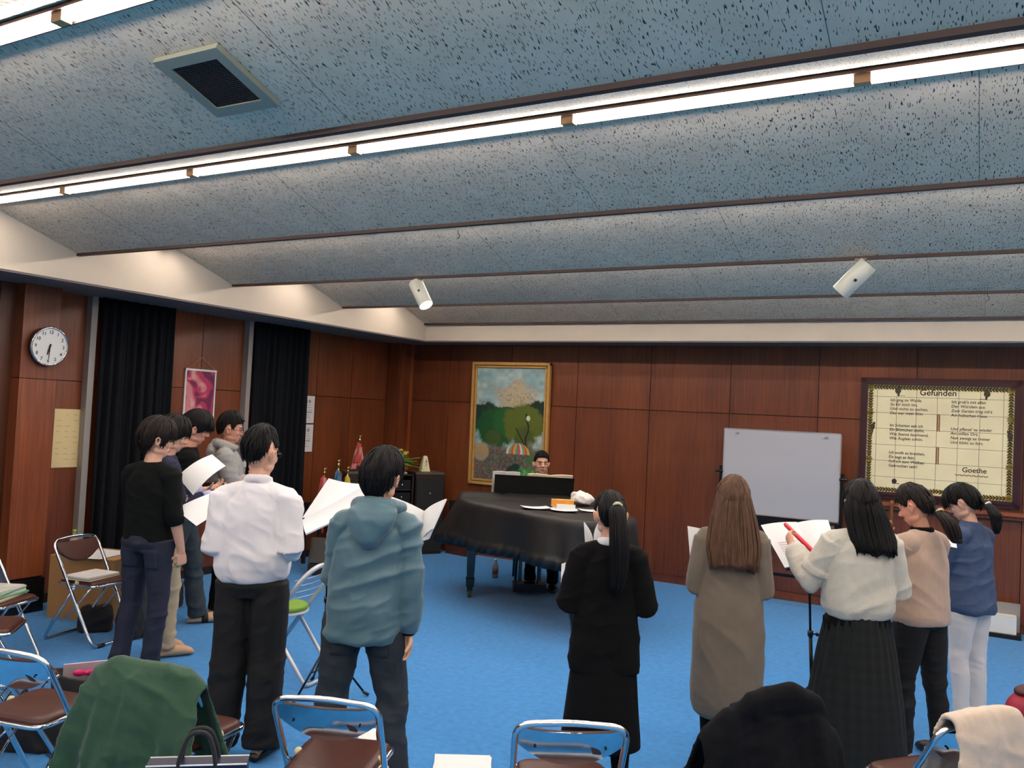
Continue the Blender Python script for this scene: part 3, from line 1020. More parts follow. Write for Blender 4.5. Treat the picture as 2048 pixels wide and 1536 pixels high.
# 2 navy jacket man behind
p = Figure((*at_range(330, 1000, 6.72)[:2], 0), 62, 1.70, 'person in a navy jacket and khaki trousers, mostly hidden behind the black-topped man', nod=14, turn=-6,
           arms=dict(L=dict(u=(-.05, .35, -1), f=(.30, 1, .35), n=(.3, 0, 1), c=.35, g=.6),
                     R=dict(u=(.10, .32, -1), f=(-.25, 1, .30), n=(-.6, .2, .8), c=.45, g=.8)),
           legs=[((-.09, 0, .90), (-.09, .05, .49), (-.10, .02, .09), (0, 1)), ((.09, 0, .90), (.09, .06, .49), (.10, .05, .09), (0, 1))])
PEOPLE['kh'] = p
p.hair(HAIR_K, front=6, side=-16, back=-46, thick=.024, rough=.008, puff=.004, clumps=110, seed=5)
p.top('jacket', C_NAVY, hem=.86, sleeve=.68, sr=(.070, .060, .048), seed=6)
for a in p.arm:
    g = Geo(); g.tube([a['e'] * .45 + a['w'] * .55, a['e'] * .2 + a['w'] * .8, a['e'] * .05 + a['w'] * .95], [.040, .043, .041], 16)
    p.K(g); g.make('shirt_cuff', C_LAV, p.o)
p.legwear('trousers', C_KHA, seed=7, wr=.008)
p.slippers()

# 3 black sweater man in profile
p = Figure((*at_range(366, 1000, 7.42)[:2], 0), 50, 1.73, 'person in a black sweater and grey-green jeans seen in profile, looking down, feet apart', nod=14, turn=4, skin=SKIN2, lean=.05,
           arms=dict(L=dict(u=(-.05, .25, -1), f=(.55, 1, .10), n=(.2, 0, 1), c=.6),
                     R=dict(u=(.12, .16, -1), f=(-.45, 1, .02), n=(-.5, 0, .8), c=.6)),
           legs=[((-.09, 0, .90), (-.12, .10, .49), (-.16, .16, .09), (-.1, 1)), ((.09, 0, .90), (.15, -.12, .49), (.20, -.30, .09), (.1, 1))])
PEOPLE['bs'] = p
p.hair(HAIR_K, front=6, side=-14, back=-44, thick=.024, rough=.009, puff=.010, clumps=130, seed=8, fringe=(-45, 45, 8))
p.top('sweater', C_BLK, hem=.84, sr=(.070, .060, .045), seed=8)
p.legwear('jeans', C_DEN2, seed=9, r=(.105, .095, .075, .070, .072), wr=.009)
p.slippers(band=SLIPB)

# 4 grey hoodie man, arms folded
def hood_back(g, s):
    g.tube([s.up(np.array([x, y, z])) for x, y, z in [(-.085, .075, 1.43), (-.105, .0, 1.455), (-.07, -.085, 1.47), (0, -.105, 1.47), (.07, -.085, 1.47), (.105, 0, 1.455), (.085, .075, 1.43)]], [.020, .034, .040, .044, .040, .034, .020], 12)
    g.ell(s.up(np.array([0, -.125, 1.395])), (.095, .055, .085))
p = Figure((*at_range(450, 1000, 7.9)[:2], 0), 44, 1.72, 'person in a pale grey hoodie and glasses with folded arms before the dark curtain', nod=6, turn=0, build=1.12, skin=SKIN2,
           arms=dict(L=dict(u=(-.10, .30, -1), f=(1, .30, .15), n=(0, -1, 0), c=.4),
                     R=dict(u=(.18, .30, -1), f=(-1, .45, .28), n=(0, -1, .2), c=.4)))
PEOPLE['gh'] = p
p.hair(HAIR_K, front=32, side=2, back=-30, thick=.014, rough=.008, top=.016, puff=.003, spike=.006, clumps=160, seed=11, fringe=(-30, 30, 36), tp=.15)
p.top('hoodie', C_GREY, hem=.90, sr=(.082, .072, .050), seed=12, loose=1.06, extra=hood_back, cuffbulge=.1)
p.legwear('trousers', C_BLK, seed=13); p.slippers(MT['white']); p.glasses(C_HAND)

# 5 white shirt man
def roll_cuffs(g, s):
    for i in (0, 1):
        a = s.arm[i]; d = a['w'] - a['e']
        g.tube([a['e'] + d * .12, a['e'] + d * .20, a['e'] + d * .30], [.060, .064, .058], 16)
def collar(g, s):
    a = np.linspace(0, 2 * np.pi, 28, endpoint=False)
    c = s.up(np.array([0, -.006, 1.452]))
    g.tube([c + np.array([math.cos(q) * .064, math.sin(q) * .064, -.014 * math.sin(q)]) for q in a], [(.020, .008)] * 28, 8, closed=True, up=(0, 0, 1))
p = Figure((*at_range(515, 1000, 4.74)[:2], 0), 119, 1.70, 'person in a white dress shirt with rolled sleeves and black trousers, back turned', nod=4, turn=-20, build=1.03,
           arms=dict(L=dict(u=(-.07, -.14, -1), f=(.25, 1, .10), n=(.2, 0, 1), c=.5, g=.5),
                     R=dict(u=(.18, -.22, -1), f=(-.40, 1, .10), n=(-.2, 0, 1), c=.5, g=.5)),
           legs=[((-.09, 0, .90), (-.098, .01, .49), (-.12, -.02, .09), (-.3, 1)), ((.09, 0, .90), (.098, .01, .49), (.10, -.02, .09), (.3, 1))])
PEOPLE['ws'] = p
p.hair(HAIR_K, front=36, side=14, back=-27, thick=.015, rough=.010, top=.012, spike=.010, clumps=300, seed=14, tp=.12)
p.top('shirt', C_WHT, sleeve=.30, rings=[(.93, 0, .176, .122), (.955, 0, .190, .135), (1.0, -.006, .198, .142), (1.08, -.008, .190, .138), (1.18, -.008, .180, .130), (1.26, -.008, .178, .124), (1.31, -.010, .168, .112)],
      sr=(.072, .072, .060), wr=.011, seed=15, extra=lambda g, s: (roll_cuffs(g, s), collar(g, s)), freq=(6, 6, 9))
p.legwear('trousers', C_TRO, r=(.104, .102, .095, .092, .090), seed=16, waist=.955, hips=.97, wr=.007)
p.slippers(MT['black']); p.glasses(C_HAND)

# 6 teal jacket man
def teal_hood(g, s):
    U = lambda x, y, z: s.up(np.array([x, y, z]))
    g.tube([U(-.075, .085, 1.425), U(-.110, .0, 1.445), U(-.082, -.085, 1.462), U(0, -.110, 1.468), U(.082, -.085, 1.462), U(.110, 0, 1.445), U(.075, .085, 1.425)], [.022, .032, .036, .038, .036, .032, .022], 12)
    # pouch of the folded hood hanging to a soft point
    g.rings([np.array([U(math.cos(t) * w, y + math.sin(t) * d, z) for t in np.linspace(0, 2 * np.pi, 20, endpoint=False)]) for z, w, d, y in
             [(1.47, .085, .045, -.105), (1.44, .120, .055, -.120), (1.40, .122, .060, -.132), (1.35, .098, .056, -.140), (1.30, .062, .046, -.142), (1.262, .026, .026, -.136)]])
p = Figure((*at_range(742, 1000, 4.16)[:2], 0), 116, 1.635, 'person in a teal hooded jacket and charcoal jeans, back turned, right arm hanging', nod=-2, turn=-16, build=.99, leanx=.075,
           arms=dict(L=dict(u=(-.16, .18, -1), f=(.15, 1, .35), n=(.3, 0, 1), c=.5, g=.6),
                     R=dict(u=(.09, -.06, -1), f=(.02, .12, -1), h=(-.10, .05, -1), n=(-.5, -.7, 0), c=.55, g=.6, t=1)),
           legs=[((-.095, 0, .90), (-.14, .0, .49), (-.17, -.04, .09), (-.2, 1)), ((.095, 0, .90), (.15, .02, .49), (.20, -.03, .09), (.25, 1))])
PEOPLE['tj'] = p
p.hair(HAIR_K, front=4, side=-12, back=-50, thick=.026, rough=.007, puff=.005, clumps=120, seed=17)
p.top('jacket', C_TEAL, rings=[(.80, -.01, .178, .135), (.83, -.01, .188, .145), (.92, -.006, .192, .148), (1.05, -.004, .188, .142), (1.18, -.006, .184, .136), (1.26, -.010, .178, .128), (1.31, -.012, .168, .116)],
      sr=(.070, .067, .055), wr=.014, seed=18, freq=(5, 5, 11), neckr=.070)
g = Geo(); teal_hood(g, p); p.K(g)
o = g.make('hood', C_TEAL, [c for c in p.o.children if c.name.startswith('jacket')][0])
bake(o, [('REMESH', dict(mode='VOXEL', voxel_size=.007)), ('SMOOTH', dict(factor=.5, iterations=4))]); wrinkle(o, .006, (10, 10, 10), 3)
g = Geo(); a = p.arm[1]; g.tube([a['w'] * .96 + a['e'] * .04 , a['w'] + a['d'] * .012], [.036, .034], 16); p.K(g); g.make('inner_cuff', C_BLK, p.o)
p.legwear('jeans', C_DEN3, r=(.108, .098, .074, .070, .070), seed=19, wr=.010)
pocket(p, 'jeans', .025, .14, .86, .73, C_DEN3)
pocket(p, 'jeans', -.14, -.025, .86, .73, C_DEN3)
p.slippers(MT['black'])

# 7 pianist, seated behind the piano
T_ = unit([.56, -.83, 0]); K_ = unit([.83, .56, 0]); O_ = np.array([-4.13, 7.88, 0])
pp = O_ - T_ * .80 + K_ * .16
p = Figure((pp[0], pp[1], 0), math.degrees(math.atan2(T_[1], T_[0])) + 2, 1.70, 'person seated at the piano facing the camera, face just above the music desk', nod=-2, turn=2, skin=SKIN, drop=.275, lean=.06, female=False,
           arms=dict(L=dict(u=(-.15, .35, -1), f=(.1, 1, .05), n=(0, 0, -1), c=.4), R=dict(u=(.15, .35, -1), f=(-.1, 1, .05), n=(0, 0, -1), c=.4)),
           legs=[((-.09, 0, .58), (-.12, .40, .54), (-.10, .52, .09), (0, 1)), ((.09, 0, .58), (.12, .40, .54), (.12, .36, .09), (.1, 1))])
PEOPLE['pi'] = p
p.hair(HAIR_K, front=38, side=8, back=-32, thick=.012, rough=.008, top=.008, spike=.005, clumps=160, seed=20, tp=.15)
p.top('sweater', C_BLK, hem=.92, seed=21)
p.legwear('trousers', C_BLK, seed=22); p.slippers(MT['black'])

# 8 ponytail girl, black cardigan and skirt
p = Figure((*at_range(1222, 1000, 4.30)[:2], 0), 116, 1.48, 'person with a high ponytail and pale hair tie, in black cardigan and black skirt', nod=6, turn=10, female=True,
           arms=dict(L=dict(u=(-.24, .0, -1), f=(.25, 1, .35), n=(.3, 0, 1), c=.5, g=.5),
                     R=dict(u=(.26, -.02, -1), f=(-.30, 1, .25), n=(-.3, 0, 1), c=.5, g=.5)),
           legs=[((-.08, 0, .90), (-.09, .0, .49), (-.09, -.02, .09), (-.1, 1)), ((.08, 0, .90), (.10, .0, .49), (.12, -.02, .09), (.1, 1))])
PEOPLE['pt'] = p
p.hair(HAIR_K, front=36, side=6, back=-40, thick=.016, rough=.007, clumps=60, seed=23, pony=dict(at=(.015, -.105, 1.655), path=[(.030, -.150, 1.640), (.045, -.185, 1.50), (.055, -.180, 1.36), (.050, -.165, 1.22), (.030, -.150, 1.12)], w=.052, n=120, tie=mat('pale_tie', (214, 210, 170), .7)))
p.top('cardigan', C_BLK, rings=[(.72, 0, .200, .135), (.76, 0, .205, .14), (.90, 0, .196, .135), (1.05, 0, .178, .125), (1.15, 0, .172, .122), (1.26, 0, .176, .122), (1.30, -.008, .155, .11)], sr=(.078, .078, .056), wr=.006, seed=24, cuffbulge=.15)
g = Geo(); a = np.linspace(0, 2 * np.pi, 28, endpoint=False); c = p.up(np.array([0, -.010, 1.440]))
g.tube([c + np.array([math.cos(q) * .062, math.sin(q) * .060, -.012 * math.sin(q)]) for q in a], [(.024, .008)] * 28, 8, closed=True, up=(0, 0, 1)); p.K(g); g.make('shirt_collar', C_WHT, p.o)
p.skirt('skirt', C_BLK, [(1.0, 0, .13, .10), (.90, 0, .165, .13), (.70, 0, .190, .150), (.36, 0, .225, .180), (.30, 0, .228, .182)], amp=.07)
p.legwear('tights', C_BLK, r=(.094, .086, .064, .062, .044), waist=.95, wr=0)
p.slippers()

# 9 long brown hair, taupe dress
p = Figure((-1.19, 4.58, 0), 108, 1.565, 'person with long brown hair in a loose taupe knit dress, back turned', nod=4, female=True,
           arms=dict(L=dict(u=(-.14, .0, -1), f=(.05, 1, .30), n=(.3, 0, 1), c=.5, g=.5),
                     R=dict(u=(.14, .0, -1), f=(-.25, 1, .25), n=(-.3, 0, 1), c=.5, g=.5)),
           legs=[((-.08, 0, .90), (-.08, .0, .49), (-.08, -.02, .09), (-.1, 1)), ((.08, 0, .90), (.08, .0, .49), (.08, -.02, .09), (.1, 1))])
PEOPLE['td'] = p
p.hair(HAIR_B, front=20, side=-20, back=-48, thick=.018, rough=.008, clumps=70, seed=26, long=dict(z=1.225, w=.150, d=.066, y=-.125, x=.01))
p.top('dress', C_TAUP, rings=[(.36, 0, .150, .13), (.385, 0, .180, .150), (.44, 0, .196, .160), (.60, 0, .206, .165), (.80, 0, .205, .160), (.95, 0, .196, .148), (1.08, 0, .176, .130), (1.18, 0, .166, .122), (1.28, 0, .172, .120), (1.31, -.008, .153, .108)],
      sr=(.070, .066, .052), wr=.008, seed=27, voxel=.008, cuffbulge=.1, freq=(5, 5, 6))
p.legwear('tights', C_BLK, r=(.094, .086, .064, .062, .044), waist=.95, wr=0)
p.slippers()

# 10 cream knit, tartan skirt, black bob
p = Figure((-.60, 4.99, 0), 116, 1.575, 'person with straight black hair in cream knit top and long dark tartan skirt', nod=6, turn=6, female=True, build=1.08,
           arms=dict(L=dict(u=(-.45, .25, -1), f=(-.35, .8, .95), h=(-.2, 1, .9), n=(.9, 0, -.2), c=.7, g=.8),
                     R=dict(u=(.30, .10, -1), f=(-.30, 1, .2), n=(-.3, 0, 1), c=.5)))
PEOPLE['ck'] = p
p.hair(HAIR_K, front=20, side=-20, back=-48, thick=.018, rough=.006, clumps=60, seed=29, long=dict(z=1.33, w=.126, d=.060, y=-.115, x=.055))
def roll_up(g, s):
    a = s.arm[0]; g.tube([a['sh'] * .35 + a['e'] * .65, a['sh'] * .22 + a['e'] * .78], [.082, .082], 16)
p.top('sweater', C_CRM, rings=[(.925, 0, .150, .11), (.945, 0, .185, .135), (.985, 0, .205, .150), (1.06, 0, .204, .148), (1.15, 0, .195, .138), (1.26, 0, .196, .132), (1.31, -.008, .170, .115)],
      sr=(.080, .074, .052), wr=.008, seed=30, freq=(6, 6, 9), cuffbulge=.2, extra=roll_up)
g = Geo(); a = np.linspace(0, 2 * np.pi, 28, endpoint=False); c = p.up(np.array([.01, -.012, 1.432]))
g.tube([c + np.array([math.cos(q) * .068, math.sin(q) * .064, -.012 * math.sin(q)]) for q in a], [(.018, .007)] * 28, 8, closed=True, up=(0, 0, 1)); p.K(g); g.make('shirt_collar', C_WHT, p.o)
p.skirt('skirt', C_PLD, [(1.0, 0, .150, .115), (.92, 0, .180, .14), (.75, 0, .215, .175), (.45, 0, .265, .225), (.13, 0, .300, .265)], pleats=26, amp=.045)
p.legwear('tights', C_BLK, r=(.094, .086, .064, .062, .044), waist=.95, wr=0)
p.slippers()

# 11 beige cardigan, profile left, hand at mouth
p = Figure((*at_range(1850, 1000, 5.53)[:2], 0), 146, 1.545, 'person in a beige cardigan and dark trousers with a low brown ponytail, hand to chin', nod=22, turn=14, female=True, skin=SKIN2, lean=.04,
           arms=dict(L=dict(u=(.02, .60, -.8), f=(.42, .42, 1), h=(.1, .2, 1), n=(.2, -1, 0), c=.7, g=.6),
                     R=dict(u=(.12, .30, -1), f=(-.5, 1, .15), n=(-.3, 0, 1), c=.5)),
           legs=[((-.085, 0, .90), (-.11, .03, .49), (-.14, .0, .09), (-.1, 1)), ((.085, 0, .90), (.11, -.02, .49), (.15, -.06, .09), (.1, 1))])
PEOPLE['bc'] = p
p.hair(HAIR_D, front=26, side=2, back=-40, thick=.018, rough=.012, top=.006, clumps=110, seed=32, pony=dict(at=(0, -.108, 1.560), path=[(.0, -.150, 1.555), (.005, -.195, 1.52), (.02, -.215, 1.45), (.03, -.225, 1.40), (.02, -.27, 1.385)], w=.052, n=90, tie=mat('shell_tie', (196, 180, 140), .4)))
p.top('cardigan', C_BEI, rings=[(.86, 0, .186, .135), (.89, 0, .192, .140), (1.0, 0, .186, .136), (1.12, 0, .176, .130), (1.25, 0, .178, .126), (1.30, -.008, .160, .112)],
      sr=(.076, .072, .052), wr=.007, seed=33, freq=(6, 6, 7))
g = Geo(); a = np.linspace(0, 2 * np.pi, 28, endpoint=False); c = p.up(np.array([0, -.006, 1.440]))
g.tube([c + np.array([math.cos(q) * .064, math.sin(q) * .062, -.006 * math.sin(q)]) for q in a], [(.020, .010)] * 28, 8, closed=True, up=(0, 0, 1)); p.K(g); g.make('inner_collar', C_BLK, p.o)
p.legwear('trousers', C_DKT, r=(.105, .094, .066, .062, .056), seed=34, wr=.009)
p.slippers(MT['black'])

# 12 blue shirt, white trousers
p = Figure((*at_range(1947, 1000, 6.25)[:2], 0), 150, 1.54, 'person in blue denim shirt and white trousers, black ponytail, head bowed', nod=24, turn=12, female=True, lean=.04, build=.97,
           arms=dict(L=dict(u=(-.02, .45, -1), f=(.30, 1, .45), n=(.3, 0, 1), c=.5, g=.6),
                     R=dict(u=(.10, .18, -1), f=(-.35, 1, .25), n=(-.3, 0, 1), c=.5)),
           legs=[((-.08, 0, .90), (-.085, .02, .49), (-.08, -.01, .09), (0, 1)), ((.08, 0, .90), (.085, .0, .49), (.09, -.03, .09), (.1, 1))])
PEOPLE['bd'] = p
p.hair(HAIR_K, front=14, side=-4, back=-42, thick=.020, rough=.007, clumps=90, seed=35, fringe=(-60, 60, -2), pony=dict(at=(0, -.108, 1.585), path=[(0, -.150, 1.575), (.0, -.185, 1.53), (.005, -.190, 1.44), (.005, -.185, 1.34)], w=.048, n=90, tie=mat('white_scrunchie', (226, 224, 214), .8)))
p.top('shirt', C_BLU, rings=[(.83, -.01, .168, .135), (.86, -.01, .178, .140), (.96, 0, .176, .134), (1.08, 0, .166, .126), (1.2, 0, .166, .122), (1.30, -.004, .168, .118), (1.31, -.008, .148, .108)],
      sr=(.074, .070, .050), wr=.008, seed=36, cuffbulge=.12, neckz=1.455)
p.legwear('trousers', C_WPT, r=(.100, .086, .060, .056, .044), seed=37, wr=.007)
p.slippers()

# ================================================================== WALL THINGS
def text_mesh(body, size, name, m, parent, loc, rot, shear=0.0, align='LEFT', extrude=0.0006, space=1.0):
    cu = bpy.data.curves.new(name, 'FONT')
    cu.body = body; cu.size = size; cu.shear = shear; cu.align_x = align; cu.extrude = extrude; cu.space_line = space
    cu.resolution_u = 3; cu.offset = size * .012
    tmp = bpy.data.objects.new('tmp', cu); COL.objects.link(tmp)
    bpy.context.view_layer.update()
    me = bpy.data.meshes.new_from_object(tmp.evaluated_get(bpy.context.evaluated_depsgraph_get()))
    bpy.data.objects.remove(tmp)
    me.materials.clear(); me.materials.append(m)
    o = bpy.data.objects.new(name, me); COL.objects.link(o); o.parent = parent
    o.location = loc; o.rotation_euler = rot
    return o
BACKROT = (R(90), 0, 0)              # text upright on the back wall, read from the room
LEFTROT = (R(90), 0, R(90))          # text upright on the left wall

# wall clock on the pillar (hour hand and minute hand at half past six)
ck = empty('wall_clock', (-6.998, 4.33, 2.25), 0, 'round white wall clock with black rim on the wooden pillar', 'clock')
ck.rotation_euler = (0, R(5), 0)
def disc(g, x0, x1, r0, r1=None, n=48):
    r1 = r1 or r0
    a = np.linspace(0, 2 * np.pi, n, endpoint=False)
    g.rings([np.stack([np.full(n, x), np.cos(a) * r, np.sin(a) * r], 1) for x, r in ((x0, r0), (x1, r1))])
g = Geo(); disc(g, 0.002, .048, .160, .166); g.make('case', MT['black'], ck, smooth='auto')
g = Geo(); a = np.linspace(0, 2 * np.pi, 48, endpoint=False); g.tube([(.049, math.cos(q) * .158, math.sin(q) * .158) for q in a], .009, 10, closed=True); g.make('rim', MT['chrome'], ck)
g = Geo(); disc(g, .040, .050, .152); g.make('dial', MT['white'], ck, smooth='auto')
for h in range(1, 13):
    q = math.radians(90 - h * 30)
    text_mesh(str(h), .040, 'numeral', MT['ink'], ck, (.0505, math.cos(q) * .122, math.sin(q) * .122 - .013), LEFTROT, align='CENTER')
for nm, ang, L, w in (('hour_hand', -105 + 0, .075, .007), ('minute_hand', -90, .115, .005)):
    q = math.radians(ang); d = np.array([0, math.cos(q), math.sin(q)]); s_ = np.array([0, -math.sin(q), math.cos(q)])
    g = Geo(); g.tube([np.array([.055, 0, 0]) - d * .022, np.array([.055, 0, 0]), np.array([.055, 0, 0]) + d * L], [(w, .0015), (w * 1.2, .0015), (w * .4, .0015)], 4, up=s_)
    g.make(nm, MT['ink'], ck, smooth=False)

# pale notice taped beside the pillar
NOT = mat('cream_notice', (232, 210, 156), 0.8)
o = Geo().box2((-7.249, 4.60, 1.19), (-7.243, 4.855, 1.715)).make('notice_sheet', NOT, smooth=False)
tag(o, 'cream paper notice with faint handwriting on the wall between pillar and curtain', 'notice')
g = Geo()
for r_ in range(9):
    for c_ in range(3):
        if (r_ * 3 + c_) % 4: g.box2((-7.243, 4.625 + c_ * .08, 1.66 - r_ * .05), (-7.2424, 4.655 + c_ * .08 + .012 * (r_ % 3), 1.665 - r_ * .05))
g.make('handwriting', mat('faint_pencil', (196, 172, 120), .8), o, smooth=False)

# curtains with grey window edge strips
def curtain(y0, y1, label, seed):
    n = 140; rows = 26
    P = np.zeros((rows, n, 3)); rg = np.random.default_rng(seed)
    u = np.linspace(0, 1, n)
    ph = rg.uniform(0, 6)
    for i in range(rows):
        z = 2.756 - (2.72) * i / (rows - 1)
        k = i / (rows - 1)
        w = np.sin(u * 2 * np.pi * 7.5 + ph + .5 * np.sin(u * 9)) * (.022 + .014 * k) + .010 * np.sin(u * 2 * np.pi * 17 + k)
        P[i, :, 0] = -7.155 + w
        P[i, :, 1] = y0 + (y1 - y0) * u + .012 * np.sin(u * 20 + k * 2) * k
        P[i, :, 2] = z
    g = Geo(); g.sheet(P, .006)
    o = g.make('curtain', MT['curtain'])
    tag(o, label, 'curtain', 'dark curtains on the left wall')
    return o
curtain(4.93, 5.755, 'dark curtain hanging between the cream notice and the pink hanging picture', 3)
curtain(6.83, 7.668, 'dark curtain hanging between the pink picture and the white certificates', 9)
for i, (ya, yb) in enumerate(((4.845, 4.905), (6.74, 6.80))):
    g = Geo(); g.box2((-7.249, ya, 0.05), (-7.17, yb, ZC - .014)); struct(g, 'window_%d' % (i + 1), MT['trim_grey'])

# pink hanging picture on a cord
pic = empty('hanging_picture', (-7.245, 6.17, 1.60), 0, 'white-framed pink and purple abstract picture hanging from a cord between the curtains', 'picture')
g = Geo()
for lo, hi in (((0, -.20, 0), (.014, -.184, .575)), ((0, .184, 0), (.014, .20, .575)), ((0, -.20, .555), (.018, .20, .575)), ((0, -.20, 0), (.014, .20, .014))): g.box2(lo, hi)
g.make('frame', MT['white'], pic, smooth=False)
ny, nz = 48, 70
yy = np.linspace(-.186, .186, ny); zz = np.linspace(.012, .556, nz)
P = np.array([[(.008, y, z) for y in yy] for z in zz])
g = Geo(); g.sheet(P, .004)
o = g.make('canvas', mat('abstract_art', (150, 60, 90), .6, attr='paint'), pic)
v = get_v(o.data)
q = np.stack([v[:, 1] * 9, v[:, 2] * 7, 0 * v[:, 1]], 1)
w = q + np.stack([vnoise(q * .8, 1), vnoise(q * .8 + 9, 2), 0 * q[:, 0]], 1) * 2.6
n1 = vnoise(w, 4); n2 = vnoise(w * 1.7 + 3, 5)
pal = np.array([srgb(*c)[:3] for c in ((52, 22, 48), (112, 34, 74), (188, 52, 92), (214, 132, 138), (226, 166, 160))])
idx = np.clip(n1 * 4.6 + (n2 - .5) * 1.4 - v[:, 1] * 3.0, 0, 3.999); i0 = idx.astype(int); fr = ss(.3, .7, idx - i0)[:, None]
vcol(o, pal[i0] * (1 - fr) + pal[np.minimum(i0 + 1, 4)] * fr)
g = Geo(); g.tube([(.01, -.195, .57), (.006, 0, .70), (.01, .195, .57)], .0028, 6); g.make('cord', mat('cord', (190, 160, 140), .8), pic)

# two certificates
for zc, lab in ((1.80, 'white framed certificate beside the second curtain, upper of two'), (1.45, 'white framed certificate beside the second curtain, lower of two')):
    rt = empty('certificate', (-7.245, 7.80, zc), 0, lab, 'certificate', 'certificates beside the curtain')
    dz = .165
    Geo().box2((0, -.115, -dz), (.010, .115, dz)).make('backing', MT['white'], rt, smooth=False)
    Geo().box2((.010, -.104, -dz + .012), (.011, .104, dz - .012)).make('sheet', MT['paper_print'], rt, smooth=False)
    text_mesh('賞 状', .045, 'title', MT['ink'], rt, (.0112, 0, dz - .085), LEFTROT, align='CENTER')
    g = Geo()
    for k in range(6):
        wv = (.05, .08, .075, .085, .03, .06)[k]; zz_ = dz - .115 - k * .03
        g.box2((.011, -wv, zz_), (.0114, wv * (.8 if k % 2 else 1), zz_ + (.012 if k == 3 else .005)))
    g.make('text_lines', mat('grey_ink', (150, 140, 140), .8), rt, smooth=False)

# framed painting on the back wall
pt = empty('framed_painting', (-5.41, YB - .004, .93), 0, 'tall gilt-framed oil painting of trees and a fairground behind the piano', 'painting')
pt.rotation_euler = (R(1.0), 0, 0)
W2, H2 = .575, 1.60
def frame_parts(parent, w, h, bars, name='frame'):
    for nm, m, x, d, wd in bars:
        g = Geo()
        a = w - x; t = h - x
        for lo, hi in (((-a, -d, x), (-a + wd, 0, t)), ((a - wd, -d, x), (a, 0, t)), ((-a, -d, t - wd), (a, 0, t)), ((-a, -d, x), (a, 0, x + wd))): g.box2(lo, hi)
        g.make(nm, m, parent, smooth=False)
frame_parts(pt, W2, H2, [('outer_frame', MT['gold'], 0, .050, .035), ('inner_frame', MT['golddark'], .035, .034, .012), ('gilt_lip', MT['gold'], .047, .040, .022)])
nx, nz = 150, 240
xx = np.linspace(-W2 + .06, W2 - .06, nx); zz = np.linspace(.06, H2 - .06, nz)
P = np.array([[(x, -.018, z) for x in xx] for z in zz])
g = Geo(); g.sheet(P, .006)
o = g.make('canvas', mat('oil_paint', (90, 120, 110), .55, attr='paint', bump=.4, bscale=40), pt)
v = get_v(o.data); U = (v[:, 0] + W2 - .06) / (2 * W2 - .12); Vv = (v[:, 2] - .06) / (H2 - .12)
def cc(*c): return np.array(srgb(*c)[:3])
z0_ = np.zeros(len(U))
nA = vnoise(np.stack([U * 5, Vv * 12, z0_], 1), 1); nB = vnoise(np.stack([U * 16, Vv * 30, z0_], 1), 2); nC = vnoise(np.stack([U * 70 + Vv * 9, Vv * 62 - U * 12, z0_], 1), 3)
c = cc(128, 170, 176)[None] * (1 - nA[:, None]) + cc(188, 206, 196)[None] * nA[:, None]
c = c * (.78 + .44 * nB[:, None])
def put(mask, col, k=1.0):
    global c
    mk = (mask * k)[:, None]
    c = c * (1 - mk) + np.asarray(col) * mk
def blob(cx, cy, rx, ry, soft=.12, rag=.25):
    d = np.sqrt(((U - cx) / rx) ** 2 + ((Vv - cy) / ry) ** 2) + (nB - .5) * rag + (nC - .5) * rag * .5
    return 1 - ss(1 - soft, 1 + soft, d)
# pale rocky mound with loose ochre dabs (plain stand-in)
put(blob(.60, .70, .30, .14, .2, .5), cc(196, 184, 156) * 1.0, .9)
put(blob(.60, .74, .14, .15, .3, .6), cc(206, 190, 148), .8)
put(blob(.60, .72, .26, .12, .2, 1.6) * (nC > .66), cc(128, 130, 118), .6)
put(blob(.55, .76, .2, .10, .2, 1.8) * (nC < .25), cc(206, 150, 128), .5)
put(blob(.10, .56, .34, .12), cc(22, 52, 42)); put(blob(.92, .60, .20, .12), cc(24, 48, 32)); put(blob(.5, .60, .5, .05, .1, .5), cc(30, 56, 44))
put(blob(.32, .47, .30, .17), cc(26, 84, 40)); put(blob(.42, .52, .16, .12), cc(34, 98, 48), .8)
put(blob(.70, .50, .30, .17), cc(94, 108, 34)); put(blob(.72, .36, .14, .12), cc(74, 90, 36), .8)
put(blob(.27, .38, .12, .07), cc(66, 88, 38))
put(((np.abs(U - .76 - .02 * np.sin(Vv * 30)) < .012) & (Vv > .26) & (Vv < .60)).astype(float), cc(40, 40, 26))
put(((np.abs(U - .62 - (.45 - Vv) * .9) < .010) & (Vv > .33) & (Vv < .47)).astype(float), cc(40, 40, 26))
put(ss(.33, .27, Vv), cc(92, 94, 84)); put(ss(.33, .27, Vv) * (nC > .62), cc(130, 124, 114), .55); put(ss(.33, .27, Vv) * (nC < .25), cc(62, 58, 52), .6)
put(ss(.33, .27, Vv) * (vnoise(np.stack([U * 60, Vv * 50, z0_], 1), 9) > .82), cc(176, 70, 54), .8)
put(blob(.10, .24, .12, .07), cc(178, 160, 120), .8); put(blob(.10, .28, .08, .05, .1, 1.2) * (nC > .5), cc(200, 150, 80), .8)
um = ((((U - .64) / .17) ** 2 + ((Vv - .245) / .095) ** 2 < 1) & (Vv > .245)).astype(float)
stripe = np.array([cc(214, 96, 66), cc(220, 178, 70), cc(92, 156, 146), cc(214, 80, 90), cc(226, 214, 190), cc(120, 170, 120)])
si = (np.abs((U - .64) / (.17 * np.sqrt(np.clip(1 - ((Vv - .245) / .1) ** 2, .05, 1))) * 5 + 9)).astype(int) % 6
put(um, stripe[si])
put(blob(.60, .10, .11, .06), cc(22, 52, 44)); put(blob(.82, .06, .22, .08, .2, .6), cc(70, 140, 70)); put(blob(.82, .06, .2, .07, .2, 1.6) * (nC > .6), cc(130, 190, 110)); put(blob(.9, .20, .16, .05), cc(58, 116, 56), .7)
put(blob(.77, .56, .028, .022, .1, .1), cc(220, 224, 190))
